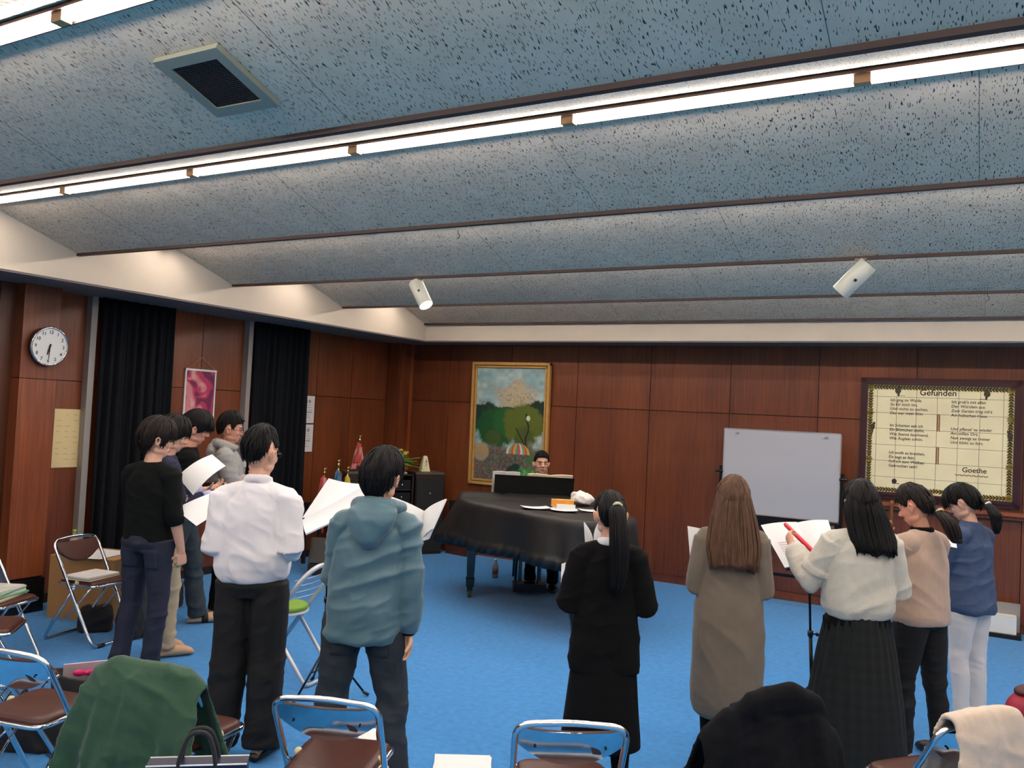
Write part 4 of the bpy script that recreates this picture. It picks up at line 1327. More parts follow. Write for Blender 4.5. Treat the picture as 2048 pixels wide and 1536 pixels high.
vcol(o, np.clip(c, 0, 1))

# poem panel in a mahogany frame
sg = empty('poem_panel', (-1.19, YB - .004, 1.185), 0, 'large mahogany-framed cream panel with a German poem painted across its tiles', 'sign')
sg.rotation_euler = (R(.8), 0, 0)
SW, SH = 1.46, 1.245
for nm, m, x, d, wd in (('outer_frame', MT['frame_red'], 0, .030, .045), ('inner_frame', MT['frame_red'], .040, .050, .028)):
    g = Geo()
    for lo, hi in (((x, -d, x), (x + wd, 0, SH - x)), ((SW - x - wd, -d, x), (SW - x, 0, SH - x)), ((x, -d, SH - x - wd), (SW - x, 0, SH - x)), ((x, -d, x), (SW - x, 0, x + wd))): g.box2(lo, hi)
    g.make(nm, m, sg, smooth=False)
TILE = mat('cream_tile', (253, 238, 190), .45, var=.04, vscale=5, coat=.2)
g = Geo()
tx = [.068, .16, .345, .53, .72, .91, 1.10, 1.30, SW - .068]; tz = [.068, .225, .39, .555, .72, .885, 1.05, SH - .068]
g = Geo()
for i in range(len(tx) - 1):
    for j in range(len(tz) - 1):
        g.box2((tx[i] + .0016, -.020, tz[j] + .0016), (tx[i + 1] - .0016, -.010, tz[j + 1] - .0016))
g.make('tiles', TILE, sg, smooth=False)
Geo().box2((.066, -.012, .066), (SW - .066, -.004, SH - .066)).make('grout', mat('grout', (112, 70, 76), .8), sg, smooth=False)
OLI = mat('olive_leaf', (160, 138, 58), .7, var=.3, vscale=60); DOL = mat('dark_leaf', (58, 42, 16), .7); INKB = mat('brown_ink', (52, 34, 30), .7)
LFY = -.0212
g = Geo(); g2 = Geo()
def leaf(G, x, z, ang, L, w, y=LFY):
    ca, sa = math.cos(ang), math.sin(ang)
    pts = [(-L / 2, 0), (0, w / 2), (L / 2, 0), (0, -w / 2)]
    P_ = [(x + a * ca - b * sa, z + a * sa + b * ca) for a, b in pts]
    G.rings([np.array([(a, y, b) for a, b in P_]), np.array([(a, y + .0018, b) for a, b in P_])])
x0_, x1_, z0q, z1q = .098, SW - .098, .098, SH - .098
edge = [(x0_, z0q, x1_, z0q), (x1_, z0q, x1_, z1q), (x1_, z1q, x0_, z1q), (x0_, z1q, x0_, z0q)]
for ei, (xa, za, xb, zb) in enumerate(edge):
    L = math.hypot(xb - xa, zb - za); n = int(L / .027); an = math.atan2(zb - za, xb - xa)
    for k in range(n):
        t = (k + .5) / n; x = xa + (xb - xa) * t; z = za + (zb - za) * t
        if ei == 0: z += .018 * math.exp(-((t - .5) / .08) ** 2) - .004
        leaf(g2, x + .010 * math.sin(an), z - .010 * math.cos(an), an + .85, .056, .014, LFY - .001)
        leaf(g2, x - .010 * math.sin(an), z + .010 * math.cos(an), an - .85, .050, .014, LFY - .001)
        if k % 2 == 0: leaf(g, x, z, an, .085, .046)
for x, z in ((x0_, z0q), (x1_, z0q), (x1_, z1q), (x0_, z1q), (x0_, .40), (x0_, .88), (x1_, .40), (x1_, .86)):
    for k in range(7):
        leaf(g, x + .012 * math.cos(k * .9), z + .012 * math.sin(k * .9), k * .9, .055, .034, LFY - .0014)
g.make('border_leaves', OLI, sg, smooth=False); g2.make('border_twigs', DOL, sg, smooth=False)
def words(t, x, z, size, sh=.12, sp=1.12): text_mesh(t, size * 1.06, 'lettering', INKB, sg, (x, -.0208, z), BACKROT, shear=sh, space=sp)
words('Gefunden', .555, 1.075, .080, .05)
words('Ich ging im Walde\nSo für mich hin,\nUnd nichts zu suchen,\nDas war mein Sinn.', .285, 1.005, .0375)
words('Im Schatten sah ich\nEin Blümchen stehn,\nWie Sterne leuchtend,\nWie Äuglein schön.', .285, .745, .0375)
words('Ich wollt es brechen,\nDa sagt es fein:\nSoll ich zum Welken\nGebrochen sein?', .285, .465, .0375)
words("Ich grub's mit allen\nDen Würzlein aus.\nZum Garten trug ich's\nAm hübschen Haus.", .845, 1.005, .0375)
words("Und pflanzt' es wieder\nAm stillen Ort;\nNun zweigt es immer\nUnd blüht so fort.", .845, .735, .0375)
words('Goethe', .955, .325, .066, .05)
def bird(x, z, sc, flip, up_):
    g = Geo()
    if up_:
        g.ell((x, -.021, z), (.020 * sc, .002, .036 * sc), rot=rotm('Y', .12 * flip)); g.ell((x + .012 * flip * sc, -.021, z + .036 * sc), (.013 * sc, .002, .013 * sc)); g.ell((x - .004 * flip, -.021, z - .058 * sc), (.007 * sc, .0018, .034 * sc), rot=rotm('Y', .25 * flip))
    else:
        g.ell((x, -.021, z), (.032 * sc, .002, .036 * sc)); g.ell((x + .012 * flip * sc, -.021, z + .034 * sc), (.018 * sc, .0024, .017 * sc)); g.ell((x + .006 * flip, -.021, z - .045 * sc), (.010, .0018, .020)); g.box((x + .04 * flip, -.021, z - .052), (.05, .001, .003))
    g.make('painted_bird', mat('bird_brown', (70, 62, 36), .7, var=.4, vscale=50), sg)
bird(.355, 1.115, .9, 1, False); bird(1.155, 1.105, .9, -1, False); bird(.125, .735, 1.0, 1, True); bird(1.36, .70, 1.15, -1, True)
for x, z, hz in ((.735, .80, 1), (.735, .47, 1), (1.04, .293, 0)):
    g = Geo()
    L = .16 if hz else .27
    for k in range(14):
        t = (k / 13 - .5) * L
        if hz: leaf(g, x - .008, z + t, 1.0, .026, .010, -.0215); leaf(g, x + .008, z + t, 2.14, .026, .010, -.0215)
        else: leaf(g, x + t, z, .6 if k % 2 else -.6, .030, .012, -.0215)
    g.make('painted_grain_ear', mat('ear_brown', (140, 94, 46), .7, var=.4, vscale=70), sg, smooth=False)
g = Geo(); g.ell((.345, -.021, .185), (.024, .002, .026)); g.box((.36, -.021, .162), (.07, .001, .006)); g.make('painted_snail', DOL, sg)
tone_box('picture_ledge', [((-1.21, YB - .085, 1.115), (.32, YB - .001, 1.150)), ((-1.19, YB - .05, 1.08), (.30, YB - .001, 1.115))], [1.7, 1.2])
o = bpy.data.objects['picture_ledge']; o.name = 'trim_40'

# whiteboard on its stand
wb = empty('whiteboard_stand', (-1.93, 9.28, 0), 0, 'free-standing whiteboard on a black frame in front of the wooden wall', 'whiteboard')
g = Geo(); g.box2((-.60, -.012, .925), (.60, .012, 1.822)); g.make('board', mat('board_face', (182, 182, 186), .25, coat=.3), wb, smooth=False)
g = Geo()
for lo, hi in (((-.607, -.016, .918), (-.597, .016, 1.829)), ((.597, -.016, .918), (.607, .016, 1.829)), ((-.607, -.016, 1.822), (.607, .016, 1.830)), ((-.607, -.016, .916), (.607, .016, .926))): g.box2(lo, hi)
g.make('edge', MT['trim_grey'], wb, smooth=False)
for sx in (-1, 1):
    Geo().box2((sx * .625 - .013, -.018, .08), (sx * .625 + .013, .018, 1.42)).make('post', MT['blackmet'], wb, smooth=False)
    Geo().box2((sx * .625 - .02, -.28, .05), (sx * .625 + .02, .28, .085)).make('foot', MT['blackmet'], wb, smooth=False)
    g = Geo(); g.tube([(sx * .60, -.02, 1.36), (sx * .66, -.02, 1.36)], .014, 10); g.ell((sx * .665, -.02, 1.36), (.018, .018, .022)); g.make('clamp', MT['black'], wb)
    for sy in (-1, 1):
        g = Geo(); g.tube([(sx * .625 - .012, sy * .26, .028), (sx * .625 + .012, sy * .26, .028)], .0265, 14); g.make('caster', MT['black'], wb)
    g = Geo(); g.box2((sx * .46 - .02, -.022, 1.775), (sx * .46 + .02, -.012, 1.79)); g.make('clip', MT['trim_grey'], wb, smooth=False)
Geo().box2((-.61, -.03, .80), (.61, -.0, .90)).make('tray_bar', MT['blackmet'], wb, smooth=False)
Geo().box2((-.61, -.012, .30), (.61, .012, .33)).make('lower_bar', MT['blackmet'], wb, smooth=False)

# ceiling spotlights hung from the third lip
def spot(px, py, axis, label, lit):
    P = on_z(px, py, LIP_Z - .014)
    rt = empty('spotlight', tuple(P), 0, label, 'spotlight', 'cylindrical spotlights on the ceiling')
    ax = unit(axis)
    g = Geo(); g.box((0, 0, -.006), (.07, .05, .012)); g.tube([(0, 0, -.006), (0, 0, -.05)], .014, 10); g.make('bracket', MT['trim_grey'], rt)
    c = np.array([0, 0, -.085]) + ax * .055
    g = Geo()
    u = unit(np.cross(ax, (0, 0, 1))); w = np.cross(ax, u); a = np.linspace(0, 2 * np.pi, 32, endpoint=False)
    ring = lambda t, r: c + ax * t + np.outer(np.cos(a), u) * r + np.outer(np.sin(a), w) * r
    rr = [ring(-.125, .058), ring(-.118, .061), ring(.12, .061), ring(.125, .058), ring(.10, .054), ring(-.10, .054)]
    g.rings(rr, closed=True)
    g.make('shade', mat('spot_shade', (222, 220, 200), .4), rt, smooth='auto')
    g = Geo(); g.rings([ring(-.07, .053), ring(-.04, .053)]); g.make('inner_plate', mat('warm_inner', (226, 176, 118), .5), rt, smooth='auto')
    g = Geo(); g.rings([ring(.085, .048), ring(.095, .050)])
    g.make('lamp_face', mat('lamp_face_lit', (255, 240, 215), .4, emit=(1, .86, .66), estr=14) if lit else mat('lamp_face_off', (120, 118, 110), .3), rt, smooth='auto')
    side = -CF if abs(ax @ CF) < .9 else CR
    k = unit(side - ax * (side @ ax)); g = Geo(); g.tube([c + k * .058, c + k * .068], .010, 12); g.make('knob', MT['black'], rt)
spot(838, 558, CR * .42 - CU * .85 - CF * .42, 'lit cylindrical spotlight hanging above the framed painting, lamp facing the camera', True)
spot(1722, 518, -CR * .60 - CU * .70 + CF * .38, 'unlit white cylindrical spotlight hanging above the poem panel', False)

# loudspeaker grille set in the ceiling board
gr = empty('ceiling_grille', (-2.655, 2.26, RIDGE_Z - .3276 * (2.26 - 1.805) - .002), 0, 'square off-white grille with dark mesh set in the speckled ceiling', 'air vent')
gr.rotation_euler = (-math.atan(.3276), 0, 0)
g = Geo()
for lo, hi in (((-.175, -.170, -.022), (-.125, .170, 0)), ((.125, -.170, -.022), (.175, .170, 0)), ((-.125, -.170, -.022), (.125, -.12, 0)), ((-.125, .12, -.022), (.125, .170, 0))): g.box2(lo, hi)
g.make('frame', mat('grille_frame', (150, 152, 134), .5), gr, smooth=False)
g = Geo(); g.box2((-.126, -.121, -.010), (.126, .121, -.004)); 
for k in range(26):
    x = -.124 + k * .0099; g.box2((x - .0016, -.12, -.016), (x + .0016, .12, -.010))
for k in range(24):
    y = -.118 + k * .0103; g.box2((-.125, y - .0016, -.016), (.125, y + .0016, -.010))
g.make('mesh', mat('grille_mesh', (62, 56, 52), .5, metal=.3), gr, smooth=False)
# small hooks on the lips
for px, py in ((916, 461), (1975, 588)):
    P = on_z(px, py, LIP_Z - .02)
    g = Geo(); g.tube(rounded([(0, 0, .004), (0, 0, -.02), (.016, 0, -.03), (.008, 0, -.05), (-.006, 0, -.046)], .01), .0022, 6)
    o = g.make('ceiling_hook', MT['blackmet'], loc=tuple(P)); tag(o, 'tiny dark hook under the ceiling lip ' + ('above the piano' if px < 1000 else 'above the poem panel, far right'), 'hook')

# ================================================================== PIANO
def uv(u, t, z=0.0): return O_ + K_ * u + T_ * t + np.array([0, 0, z])
pno = empty('grand_piano', (0, 0, 0), 0, 'black grand piano under a loose dark cover in front of the framed painting', 'piano')
PB = mat('piano_black', (10, 10, 11), .2, coat=.6)
def outline(off=0.0, n=220):
    key = np.array([(-.74, -.42), (.74, -.42), (.75, .4), (.75, 1.25), (.73, 1.55), (.60, 1.78), (.38, 1.86), (.15, 1.80), (-.10, 1.56), (-.28, 1.30), (-.46, 1.02), (-.66, .74), (-.76, .45), (-.76, .0)])
    k2 = np.concatenate([key, key[:1]])
    pts = []
    for i in range(len(key)):
        p0, p1, p2, p3 = key[i - 1], key[i], key[(i + 1) % len(key)], key[(i + 2) % len(key)]
        for s_ in np.linspace(0, 1, 24, endpoint=False):
            if i in (0,) : pts.append(p1 + (p2 - p1) * s_)
            else:
                a_ = .5 * ((2 * p1) + (-p0 + p2) * s_ + (2 * p0 - 5 * p1 + 4 * p2 - p3) * s_ ** 2 + (-p0 + 3 * p1 - 3 * p2 + p3) * s_ ** 3)
                pts.append(a_ if i not in (13, 1) else p1 + (p2 - p1) * s_)
    pts = np.array(pts)
    d = np.concatenate([[0], np.cumsum(np.linalg.norm(np.diff(np.vstack([pts, pts[:1]]), axis=0), axis=1))])
    q = np.linspace(0, d[-1], n, endpoint=False)
    P_ = np.vstack([pts, pts[:1]])
    o2 = np.stack([np.interp(q, d, P_[:, 0]), np.interp(q, d, P_[:, 1])], 1)
    tn = np.roll(o2, -1, 0) - np.roll(o2, 1, 0); tn /= np.linalg.norm(tn, axis=1, keepdims=True)
    nr = np.stack([tn[:, 1], -tn[:, 0]], 1)
    return o2 + nr * off, nr, d[-1]
ol, nr, per = outline(-.02)
to3 = lambda P2, z: np.array([uv(a, b, z if np.isscalar(z) else z[i]) for i, (a, b) in enumerate(P2)])
g = Geo(); g.rings([to3(ol, .68), to3(ol, .99)]); g.make('case', PB, pno, smooth='auto')
for u, t in ((-.62, .20), (.62, .20), (.25, 1.42)):
    g = Geo()
    prof = [(.68, .058), (.60, .056), (.585, .046), (.30, .040), (.20, .036), (.195, .044), (.115, .040), (.11, .030), (.075, .028)]
    sq = lambda r, z: np.array([uv(u, t) + K_ * (a * r) + T_ * (b * r) + np.array([0, 0, z]) for a, b in ((-1, -1), (1, -1), (1, 1), (-1, 1))])
    g.rings([sq(r, z) for z, r in prof])
    lg = g.make('leg', PB, pno, smooth=False)
    g = Geo(); c_ = uv(u, t, .036); g.tube([c_ - K_ * .018, c_ + K_ * .018], .0345, 16); g.box(uv(u, t, .066), (.04, .04, .03)); g.make('caster', mat('dark_brass', (96, 84, 60), .4, metal=.7), lg)
# pedal lyre
g = Geo()
for u in (-.10, .10): g.tube([uv(u, .02, .68), uv(u, .02, .12)], .021, 10)
g.box2((0, 0, 0), (.001, .001, .001))
def obox(G, u0, u1, t0, t1, z0, z1):
    G.rings([np.array([uv(a, b, z0) for a, b in ((u0, t0), (u1, t0), (u1, t1), (u0, t1))]), np.array([uv(a, b, z1) for a, b in ((u0, t0), (u1, t0), (u1, t1), (u0, t1))])])
g = Geo()
for u in (-.10, .10): g.tube([uv(u, .02, .68), uv(u, .02, .12)], .021, 10)
obox(g, -.17, .17, -.06, .10, .045, .13)
ly = g.make('pedal_lyre', PB, pno, smooth='auto')
for u in (-.06, 0, .06):
    g = Geo(); g.tube([uv(u, -.06, .06), uv(u, -.20, .05)], [(.006, .014), (.006, .022)], 8, up=(0, 0, 1)); g.make('pedal', mat('brass', (180, 140, 60), .3, metal=.9), ly)
g = Geo(); obox(g, -.68, .68, -.40, -.26, .70, .745); 
ky = g.make('keyboard', MT['white'], pno, smooth=False)
# music desk
g = Geo(); dk = lambda a, b, c: uv(a, b, c)
g.rings([np.array([dk(-.42, .10, 1.03), dk(.40, .10, 1.03), dk(.40, .115, 1.03), dk(-.42, .115, 1.03)]), np.array([dk(-.42, .16, 1.245), dk(.40, .16, 1.235), dk(.40, .175, 1.235), dk(-.42, .175, 1.245)])])
g.make('music_desk', PB, pno, smooth=False)
# cover
COVER = mat('black_cover_cloth', (27, 25, 23), .5, var=.15, vscale=5, bump=.1, bscale=60)
n = len(ol)
S_ = np.linspace(0, per, n, endpoint=False)
cen = np.array([.05, .55])
def hump(P2):   # raised behind the music desk
    return .045 * np.exp(-((P2[:, 1] - .16) / .13) ** 2) * (np.abs(P2[:, 0]) < 2) + .012 * (vnoise(np.stack([P2[:, 0] * 5, P2[:, 1] * 7, 0 * P2[:, 0]], 1), 3) - .5)
Rg = []
for k in (.03, .2, .4, .6, .75, .88, .96):
    P2 = cen + (ol - cen) * k
    Rg.append(to3(P2, 1.012 + hump(P2)))
fold = (vnoise(np.stack([S_ * 4.0, 0 * S_, 0 * S_], 1), 5) - .5) + .6 * (vnoise(np.stack([S_ * 10, 0 * S_, 0 * S_], 1), 6) - .5)
fold[0] = fold[-1]
P2 = ol + nr * .02; Rg.append(to3(P2, 1.006 + hump(ol) * .7))
P2 = ol + nr * .034; Rg.append(to3(P2, .985 + hump(ol) * .4))
hemz = .675 + .015 * np.sin(S_ * 3) + .05 * np.clip(-(ol[:, 0] + .55) / .2, 0, 1) * (ol[:, 1] > .4)
flare = np.exp(-((ol[:, 0] + .76) ** 2 + (ol[:, 1] - .0) ** 2) / .16)
hemz = hemz - .05 * flare
for q in np.linspace(.1, 1, 12):
    P2 = ol + nr * (.036 + .028 * q + q * .055 * fold + .15 * q * flare)[:, None]
    Rg.append(to3(P2, .985 + (hemz - .985) * q))
pl = (S_ / .105) % 1.0
for q in (.02, 1.0):
    P2 = ol + nr * (.066 + .15 * flare + .055 * fold + .004 + .036 * (np.abs(pl - .5) * 2) ** 3 * (.3 + q))[:, None]
    Rg.append(to3(P2, hemz - .012 - .085 * q))
P2 = ol + nr * (.03 + .12 * flare)[:, None]; Rg.append(to3(P2, hemz - .05))
for q in (.5, 1.): P2 = ol + nr * .012; Rg.append(to3(P2, hemz + (.97 - hemz) * q))
g = Geo(); g.rings(Rg)
o = g.make('piano_cover', COVER); tag(o, 'dark cloth cover with a pleated hem draped over the grand piano', 'cover')
# bench
bn = empty('piano_bench', tuple(uv(.16, -.84)), math.atan2(K_[1], K_[0]), 'black four-legged bench the piano player sits on', 'bench')
g = Geo(); g.box((0, 0, .49), (.54, .34, .06)); g.make('seat', MT['black'], bn, smooth='auto')
g = Geo(); g.box((0, 0, .43), (.50, .30, .06)); g.make('apron', PB, bn, smooth='auto')
for a_ in (-1, 1):
    for b_ in (-1, 1):
        g = Geo(); g.tube([(a_ * .23, b_ * .13, .43), (a_ * .235, b_ * .135, 0.001)], [.022, .015], 8); g.make('leg', PB, bn)
# books on the music desk
def open_book(name, c, ux, uz, w, h, label, m, cat='score', gap=.25, th=.010, group=None, lines=False):
    """open book, spine at c going up along uz, pages spread along +-ux and curling forward along the normal"""
    ux = unit(ux); uz = unit(uz); nn = unit(np.cross(ux, uz))
    rt = empty(name, tuple(c), 0, label, cat, group)
    for sd in (-1, 1):
        P_ = []
        for i in range(10):
            q = i / 9
            x = sd * w * q; d = gap * w * (q ** 1.0) + .10 * w * math.sin(q * math.pi) * -1
            P_.append([ux * x + nn * d + uz * (h * (j / 5 - .5)) for j in range(6)])
        P_ = np.array(P_)
        if sd < 0: P_ = P_[::-1]
        g = Geo(); g.sheet(P_, th); pg = g.make('page_block', m, rt, smooth='auto')
        if lines:
            gl = Geo()
            for j in range(9):
                z = h * (.38 - .09 * j)
                for off in (0, .012):
                    row = []
                    for i in range(10):
                        q = .12 + .76 * i / 9; x = sd * w * q; d = gap * w * q - .10 * w * math.sin(q * math.pi)
                        row.append(ux * x + nn * (d + lines * (th / 2 + .0012)) + uz * (z - off))
                    gl.tube(row, .0007, 4)
            gl.make('staves', mat('stave_ink', (150, 140, 150), .8), pg)
    return rt
dn = unit(np.array([0, 0, 1]) * .235 + T_ * .06)
cA = uv(-.30, .105, 1.155)
for nm, cu_, wd, hz, lab, mm in (('score_book', -.30, .14, .225, 'thin grey-white score standing at one end of the music desk', MT['paper_print']), ('score_book', .16, .235, .205, 'thick cream open score on the music desk before the piano player', mat('cream_pages', (226, 208, 176), .8))):
    c_ = uv(cu_, .093 if cu_ < 0 else .085, 1.038 + hz / 2 + .012)
    open_book(nm, c_, K_, dn, wd, hz, lab, mm, gap=.03 if cu_ < 0 else -.10, th=.008 if cu_ < 0 else .022)

# things lying on the piano cover
ztop = 1.022
def on_piano(px, py): return on_z(px, py, ztop)
bx = empty('tissue_box', tuple(on_piano(1127, 1019)), math.atan2(K_[1], K_[0]) - .12, 'small orange and white cardboard box on the piano cover', 'box')
g = Geo(); g.box((0, .06, .012), (.20, .115, .024)); g.box((.02, -.03, .025), (.17, .055, .046)); g.make('lower_face', MT['white'], bx, smooth=False)
Geo().box((-.01, .06, .053), (.205, .12, .058)).make('box', mat('orange_card', (226, 150, 60), .6, var=.1, vscale=20), bx, smooth=False)
Geo().box((.02, .055, .0835), (.17, .075, .003)).make('top_label', mat('yellow_label', (238, 190, 96), .6), bx, smooth=False)
g = Geo()
g.ell((0, .02, .055), (.10, .085, .055), nu=28, nv=18); g.ell((-.03, .03, .085), (.07, .05, .04)); g.ell((.05, .02, .05), (.065, .06, .035))
o = g.make('plastic_bag', mat('white_plastic_bag', (244, 238, 230), .5), loc=tuple(on_piano(1163, 1010)), rotz=.4)
bake(o, [('REMESH', dict(mode='VOXEL', voxel_size=.006)), ('SMOOTH', dict(factor=.5, iterations=2))]); wrinkle(o, .014, (16, 16, 16), 5)
v = get_v(o.data); v[:, 2] = np.maximum(v[:, 2], .002); set_v(o.data, v)
tag(o, 'crumpled white plastic bag on the piano cover beside the orange box', 'bag')
def paper_sheet(px, py, rz, w, h, z, label, group=None, name='sheet_music', curl=.01, m=None, th=.0016, cat='paper'):
    c_ = on_z(px, py, z)
    P_ = np.array([[(w * (i / 6 - .5), h * (j / 6 - .5), curl * (abs(i / 6 - .5) * 2) ** 2 + .002 + th / 2) for j in range(7)] for i in range(7)])
    g = Geo(); g.sheet(P_, th)
    o = g.make(name, m or MT['paper'], loc=tuple(c_), rotz=rz, smooth='auto'); tag(o, label, cat, group)
    return o
kr = math.atan2(K_[1], K_[0])
paper_sheet(1071, 1016, kr + .15, .25, .17, ztop, 'white sheet on the piano cover, the one nearest the painting end', 'sheets on the piano cover')
paper_sheet(1128, 1021, kr - .1, .24, .16, ztop, 'white sheet on the piano cover just below the orange box', 'sheets on the piano cover')
paper_sheet(1182, 1022, kr + .05, .22, .16, ztop, 'white sheet on the piano cover beside the ponytailed head', 'sheets on the piano cover')

# bottle on the carpet behind the piano
def bottle(pos, label, h, r, capm, liquid, lab, group=None):
    rt = empty('bottle', tuple(pos), 0, label, 'bottle', group)
    Geo().lathe([(0.001, r * .8), (.008, r), (h * .55, r), (h * .66, r * .92), (h * .80, r * .45), (h * .90, r * .38), (h * .93, r * .38)]).make('body', liquid, rt)
    Geo().lathe([(h * .92, r * .46), (h * .925, r * .48), (h * .995, r * .46), (h, r * .40)]).make('cap', capm, rt)
    if lab: Geo().lathe([(h * .22, r * 1.012), (h * .52, r * 1.012)]).make('label', lab, rt)
bottle(on_z(990, 1156, 0), 'clear bottle with a brown label on the carpet behind the piano', .215, .034, MT['white'], mat('bottle_plastic', (206, 190, 180), .15, trans=.5), mat('brown_label', (110, 74, 54), .5))
bottle(on_z(655, 1499, 0), 'green tea bottle with green cap on the carpet behind the front chrome chair', .20, .034, mat('green_cap', (60, 120, 60), .4), mat('green_tea', (190, 214, 150), .12, trans=.5), mat('white_label', (228, 234, 220), .5))

# ================================================================== FAR LEFT CORNER: AUDIO CABINETS, TROPHIES
SPK = mat('speaker_black', (22, 21, 20), .6, bump=.2, bscale=200); BRK = mat('dark_cabinet', (34, 20, 16), .5)
ang = math.atan2(-.52, .85)
def along(q, back=0.0): return np.array([-6.55, 8.76, 0]) + np.array([.52, .85, 0]) * q - np.array([.85, -.52, 0]) * back
rz = ang + R(90)      # local -Y faces the room
def cabinet(q, w, d, h, name, label, cat, build):
    rt = empty(name, tuple(along(q, d / 2)), rz, label, cat)
    build(rt, w, d, h); return rt
def sp(rt, w, d, h):
    Geo().box((0, 0, h / 2), (w, d, h)).make('box', BRK, rt, smooth=False)
    Geo().box((0, -d / 2 - .008, h / 2 - .02), (w * .94, .016, h * .90)).make('front_cloth', SPK, rt, smooth=False)
    Geo().box((0, 0, h + .012), (w * 1.0, d, .024)).make('top_board', mat('grey_top', (92, 82, 66), .5), rt, smooth=False)
    g = Geo(); g.ell((0.0, -d / 2 - .018, h * .76), (.012, .006, .012)); g.make('badge', MT['chrome'], rt)
cabinet(-.46, .40, .36, 1.03, 'loudspeaker', 'dark floor loudspeaker carrying the ribboned trophy in the corner', 'loudspeaker', sp)
cabinet(.46, .40, .36, 1.03, 'loudspeaker', 'dark floor loudspeaker with the white metronome on top', 'loudspeaker', sp)
def rack(rt, w, d, h):
    g = Geo()
    for lo, hi in (((-w / 2, -d / 2, 0), (-w / 2 + .02, d / 2, h)), ((w / 2 - .02, -d / 2, 0), (w / 2, d / 2, h)), ((-w / 2, -d / 2, h - .02), (w / 2, d / 2, h)), ((-w / 2, -d / 2, 0), (w / 2, d / 2, .03)), ((-w / 2, d / 2 - .01, 0), (w / 2, d / 2, h))): g.box2(lo, hi)
    for z in (.30, .48, .66, .82): g.box2((-w / 2, -d / 2 + .02, z), (w / 2, d / 2, z + .012))
    g.make('rack', BRK, rt, smooth=False)
    for z, hh in ((.832, .12), (.672, .12), (.492, .13), (.312, .13)):
        u = Geo().box((0, -.02, z + hh / 2 + .001), (w - .06, d - .1, hh)).make('audio_unit', MT['black'], rt, smooth=False)
        g = Geo(); g.tube([(.08, -d / 2 + .03, z + hh / 2), (.08, -d / 2 + .012, z + hh / 2)], .013, 12); g.make('dial', MT['chrome'], u)
        Geo().box((-.04, -d / 2 + .0285, z + hh * .3), (.14, .004, .012)).make('slot', MT['trim_grey'], u, smooth=False)
cabinet(0.0, .46, .36, 1.03, 'audio_rack', 'dark open rack of black audio units between two loudspeakers', 'rack', rack)
# floor loudspeaker with brown plinth at the corner behind the piano
rt = empty('floor_speaker', tuple(on_z(922, 1108, 0)), R(-10), 'black cabinet on a brown plinth in the corner behind the piano leg', 'loudspeaker')
Geo().box((0, .06, .055), (.36, .34, .11)).make('plinth', mat('brown_plinth', (84, 40, 26), .5), rt, smooth=False)
Geo().box((0, .06, .40), (.33, .32, .58)).make('body', SPK, rt, smooth=False)
rt = empty('floor_speaker', tuple(on_z(668, 1146, 0)), R(35), 'low black wedge case on the carpet between the white shirt and teal jacket', 'loudspeaker')
g = Geo(); g.rings([np.array([(x, -.18, .002), (x, .20, .002), (x, .20, .36), (x, .02, .38), (x, -.18, .12)]) for x in (-.27, .27)]); g.make('case', SPK, rt, smooth=False)
g = Geo(); g.rings([np.array([(x, -.186, .14), (x, -.182, .125), (x, .01, .378), (x, .004, .388)]) for x in (-.25, .25)]); g.make('grille', MT['black'], rt, smooth=False)

CUPM = mat('gold_cup', (206, 176, 120), .22, metal=.9); RIB = mat('red_ribbon', (186, 72, 66), .6, var=.15, vscale=20); RIBP = mat('pink_ribbon', (214, 136, 128), .6); RIBY = mat('yellow_ribbon', (222, 190, 74), .6); RIBB = mat('blue_ribbon', (60, 106, 136), .6)
def trophy(pos, h, label, ribs, scale=1.0, spread=.07):
    rt = empty('trophy', tuple(pos), R(35), label, 'trophy', 'trophies in the corner')
    s_ = scale
    Geo().box((0, 0, .035 * s_), (.10 * s_, .10 * s_, .07 * s_)).make('base', MT['frame_red'], rt, smooth=False)
    Geo().lathe([(.07 * s_, .03 * s_), (.09 * s_, .012 * s_), (h * .35, .010 * s_), (h * .40, .022 * s_), (h * .42, .010 * s_), (h * .52, .034 * s_), (h * .62, .042 * s_), (h * .66, .034 * s_), (h * .72, .012 * s_), (h * .78, .008 * s_)]).make('cup', CUPM, rt)
    g = Geo(); g.ell((0, 0, h * .84), (.014 * s_, .014 * s_, h * .055)); g.ell((0, 0, h * .93), (.012 * s_, .012 * s_, .016 * s_)); g.tube([(0, 0, h * .87), (.018 * s_, 0, h * .95), (.016 * s_, 0, h)], .004, 6); g.make('figurine', CUPM, rt)
    for k, (m_, dx, zt, zb) in enumerate(ribs):
        P_ = []
        for i in range(4):
            row = []
            for j in range(14):
                q = j / 13
                row.append((dx * (.3 + q * .9) + (.010 + .011 * q) * (i - 1.5) * 1.2, -.045 * s_ - .012 * math.sin(q * 7 + i) - .035 * q, zt + (zb - zt) * q))
            P_.append(row)
        g = Geo(); g.sheet(np.array(P_), .0012); g.make('ribbon', m_, rt)
trophy(along(-.47, .16) + (0, 0, 1.056), .46, 'tall trophy with red and pink ribbons on the loudspeaker', [(RIB, .015, .34, .06), (RIBP, -.045, .32, .02), (RIBP, .05, .30, .03), (RIB, -.02, .36, .10)], 1.25)
Lb = on_x(640, 1150, -6.85); lb = np.array([-6.85, Lb[1] + .1, 0])
st = empty('side_table', tuple(lb), 0, 'small dark stand holding the group of trophies beside the curtain', 'table')
Geo().box((0, 0, .70), (.28, .62, .03)).make('top', BRK, st, smooth=False)
for a_ in (-1, 1):
    for b_ in (-1, 1): Geo().box((a_ * .11, b_ * .28, .3425), (.035, .035, .685)).make('leg', BRK, st, smooth=False)
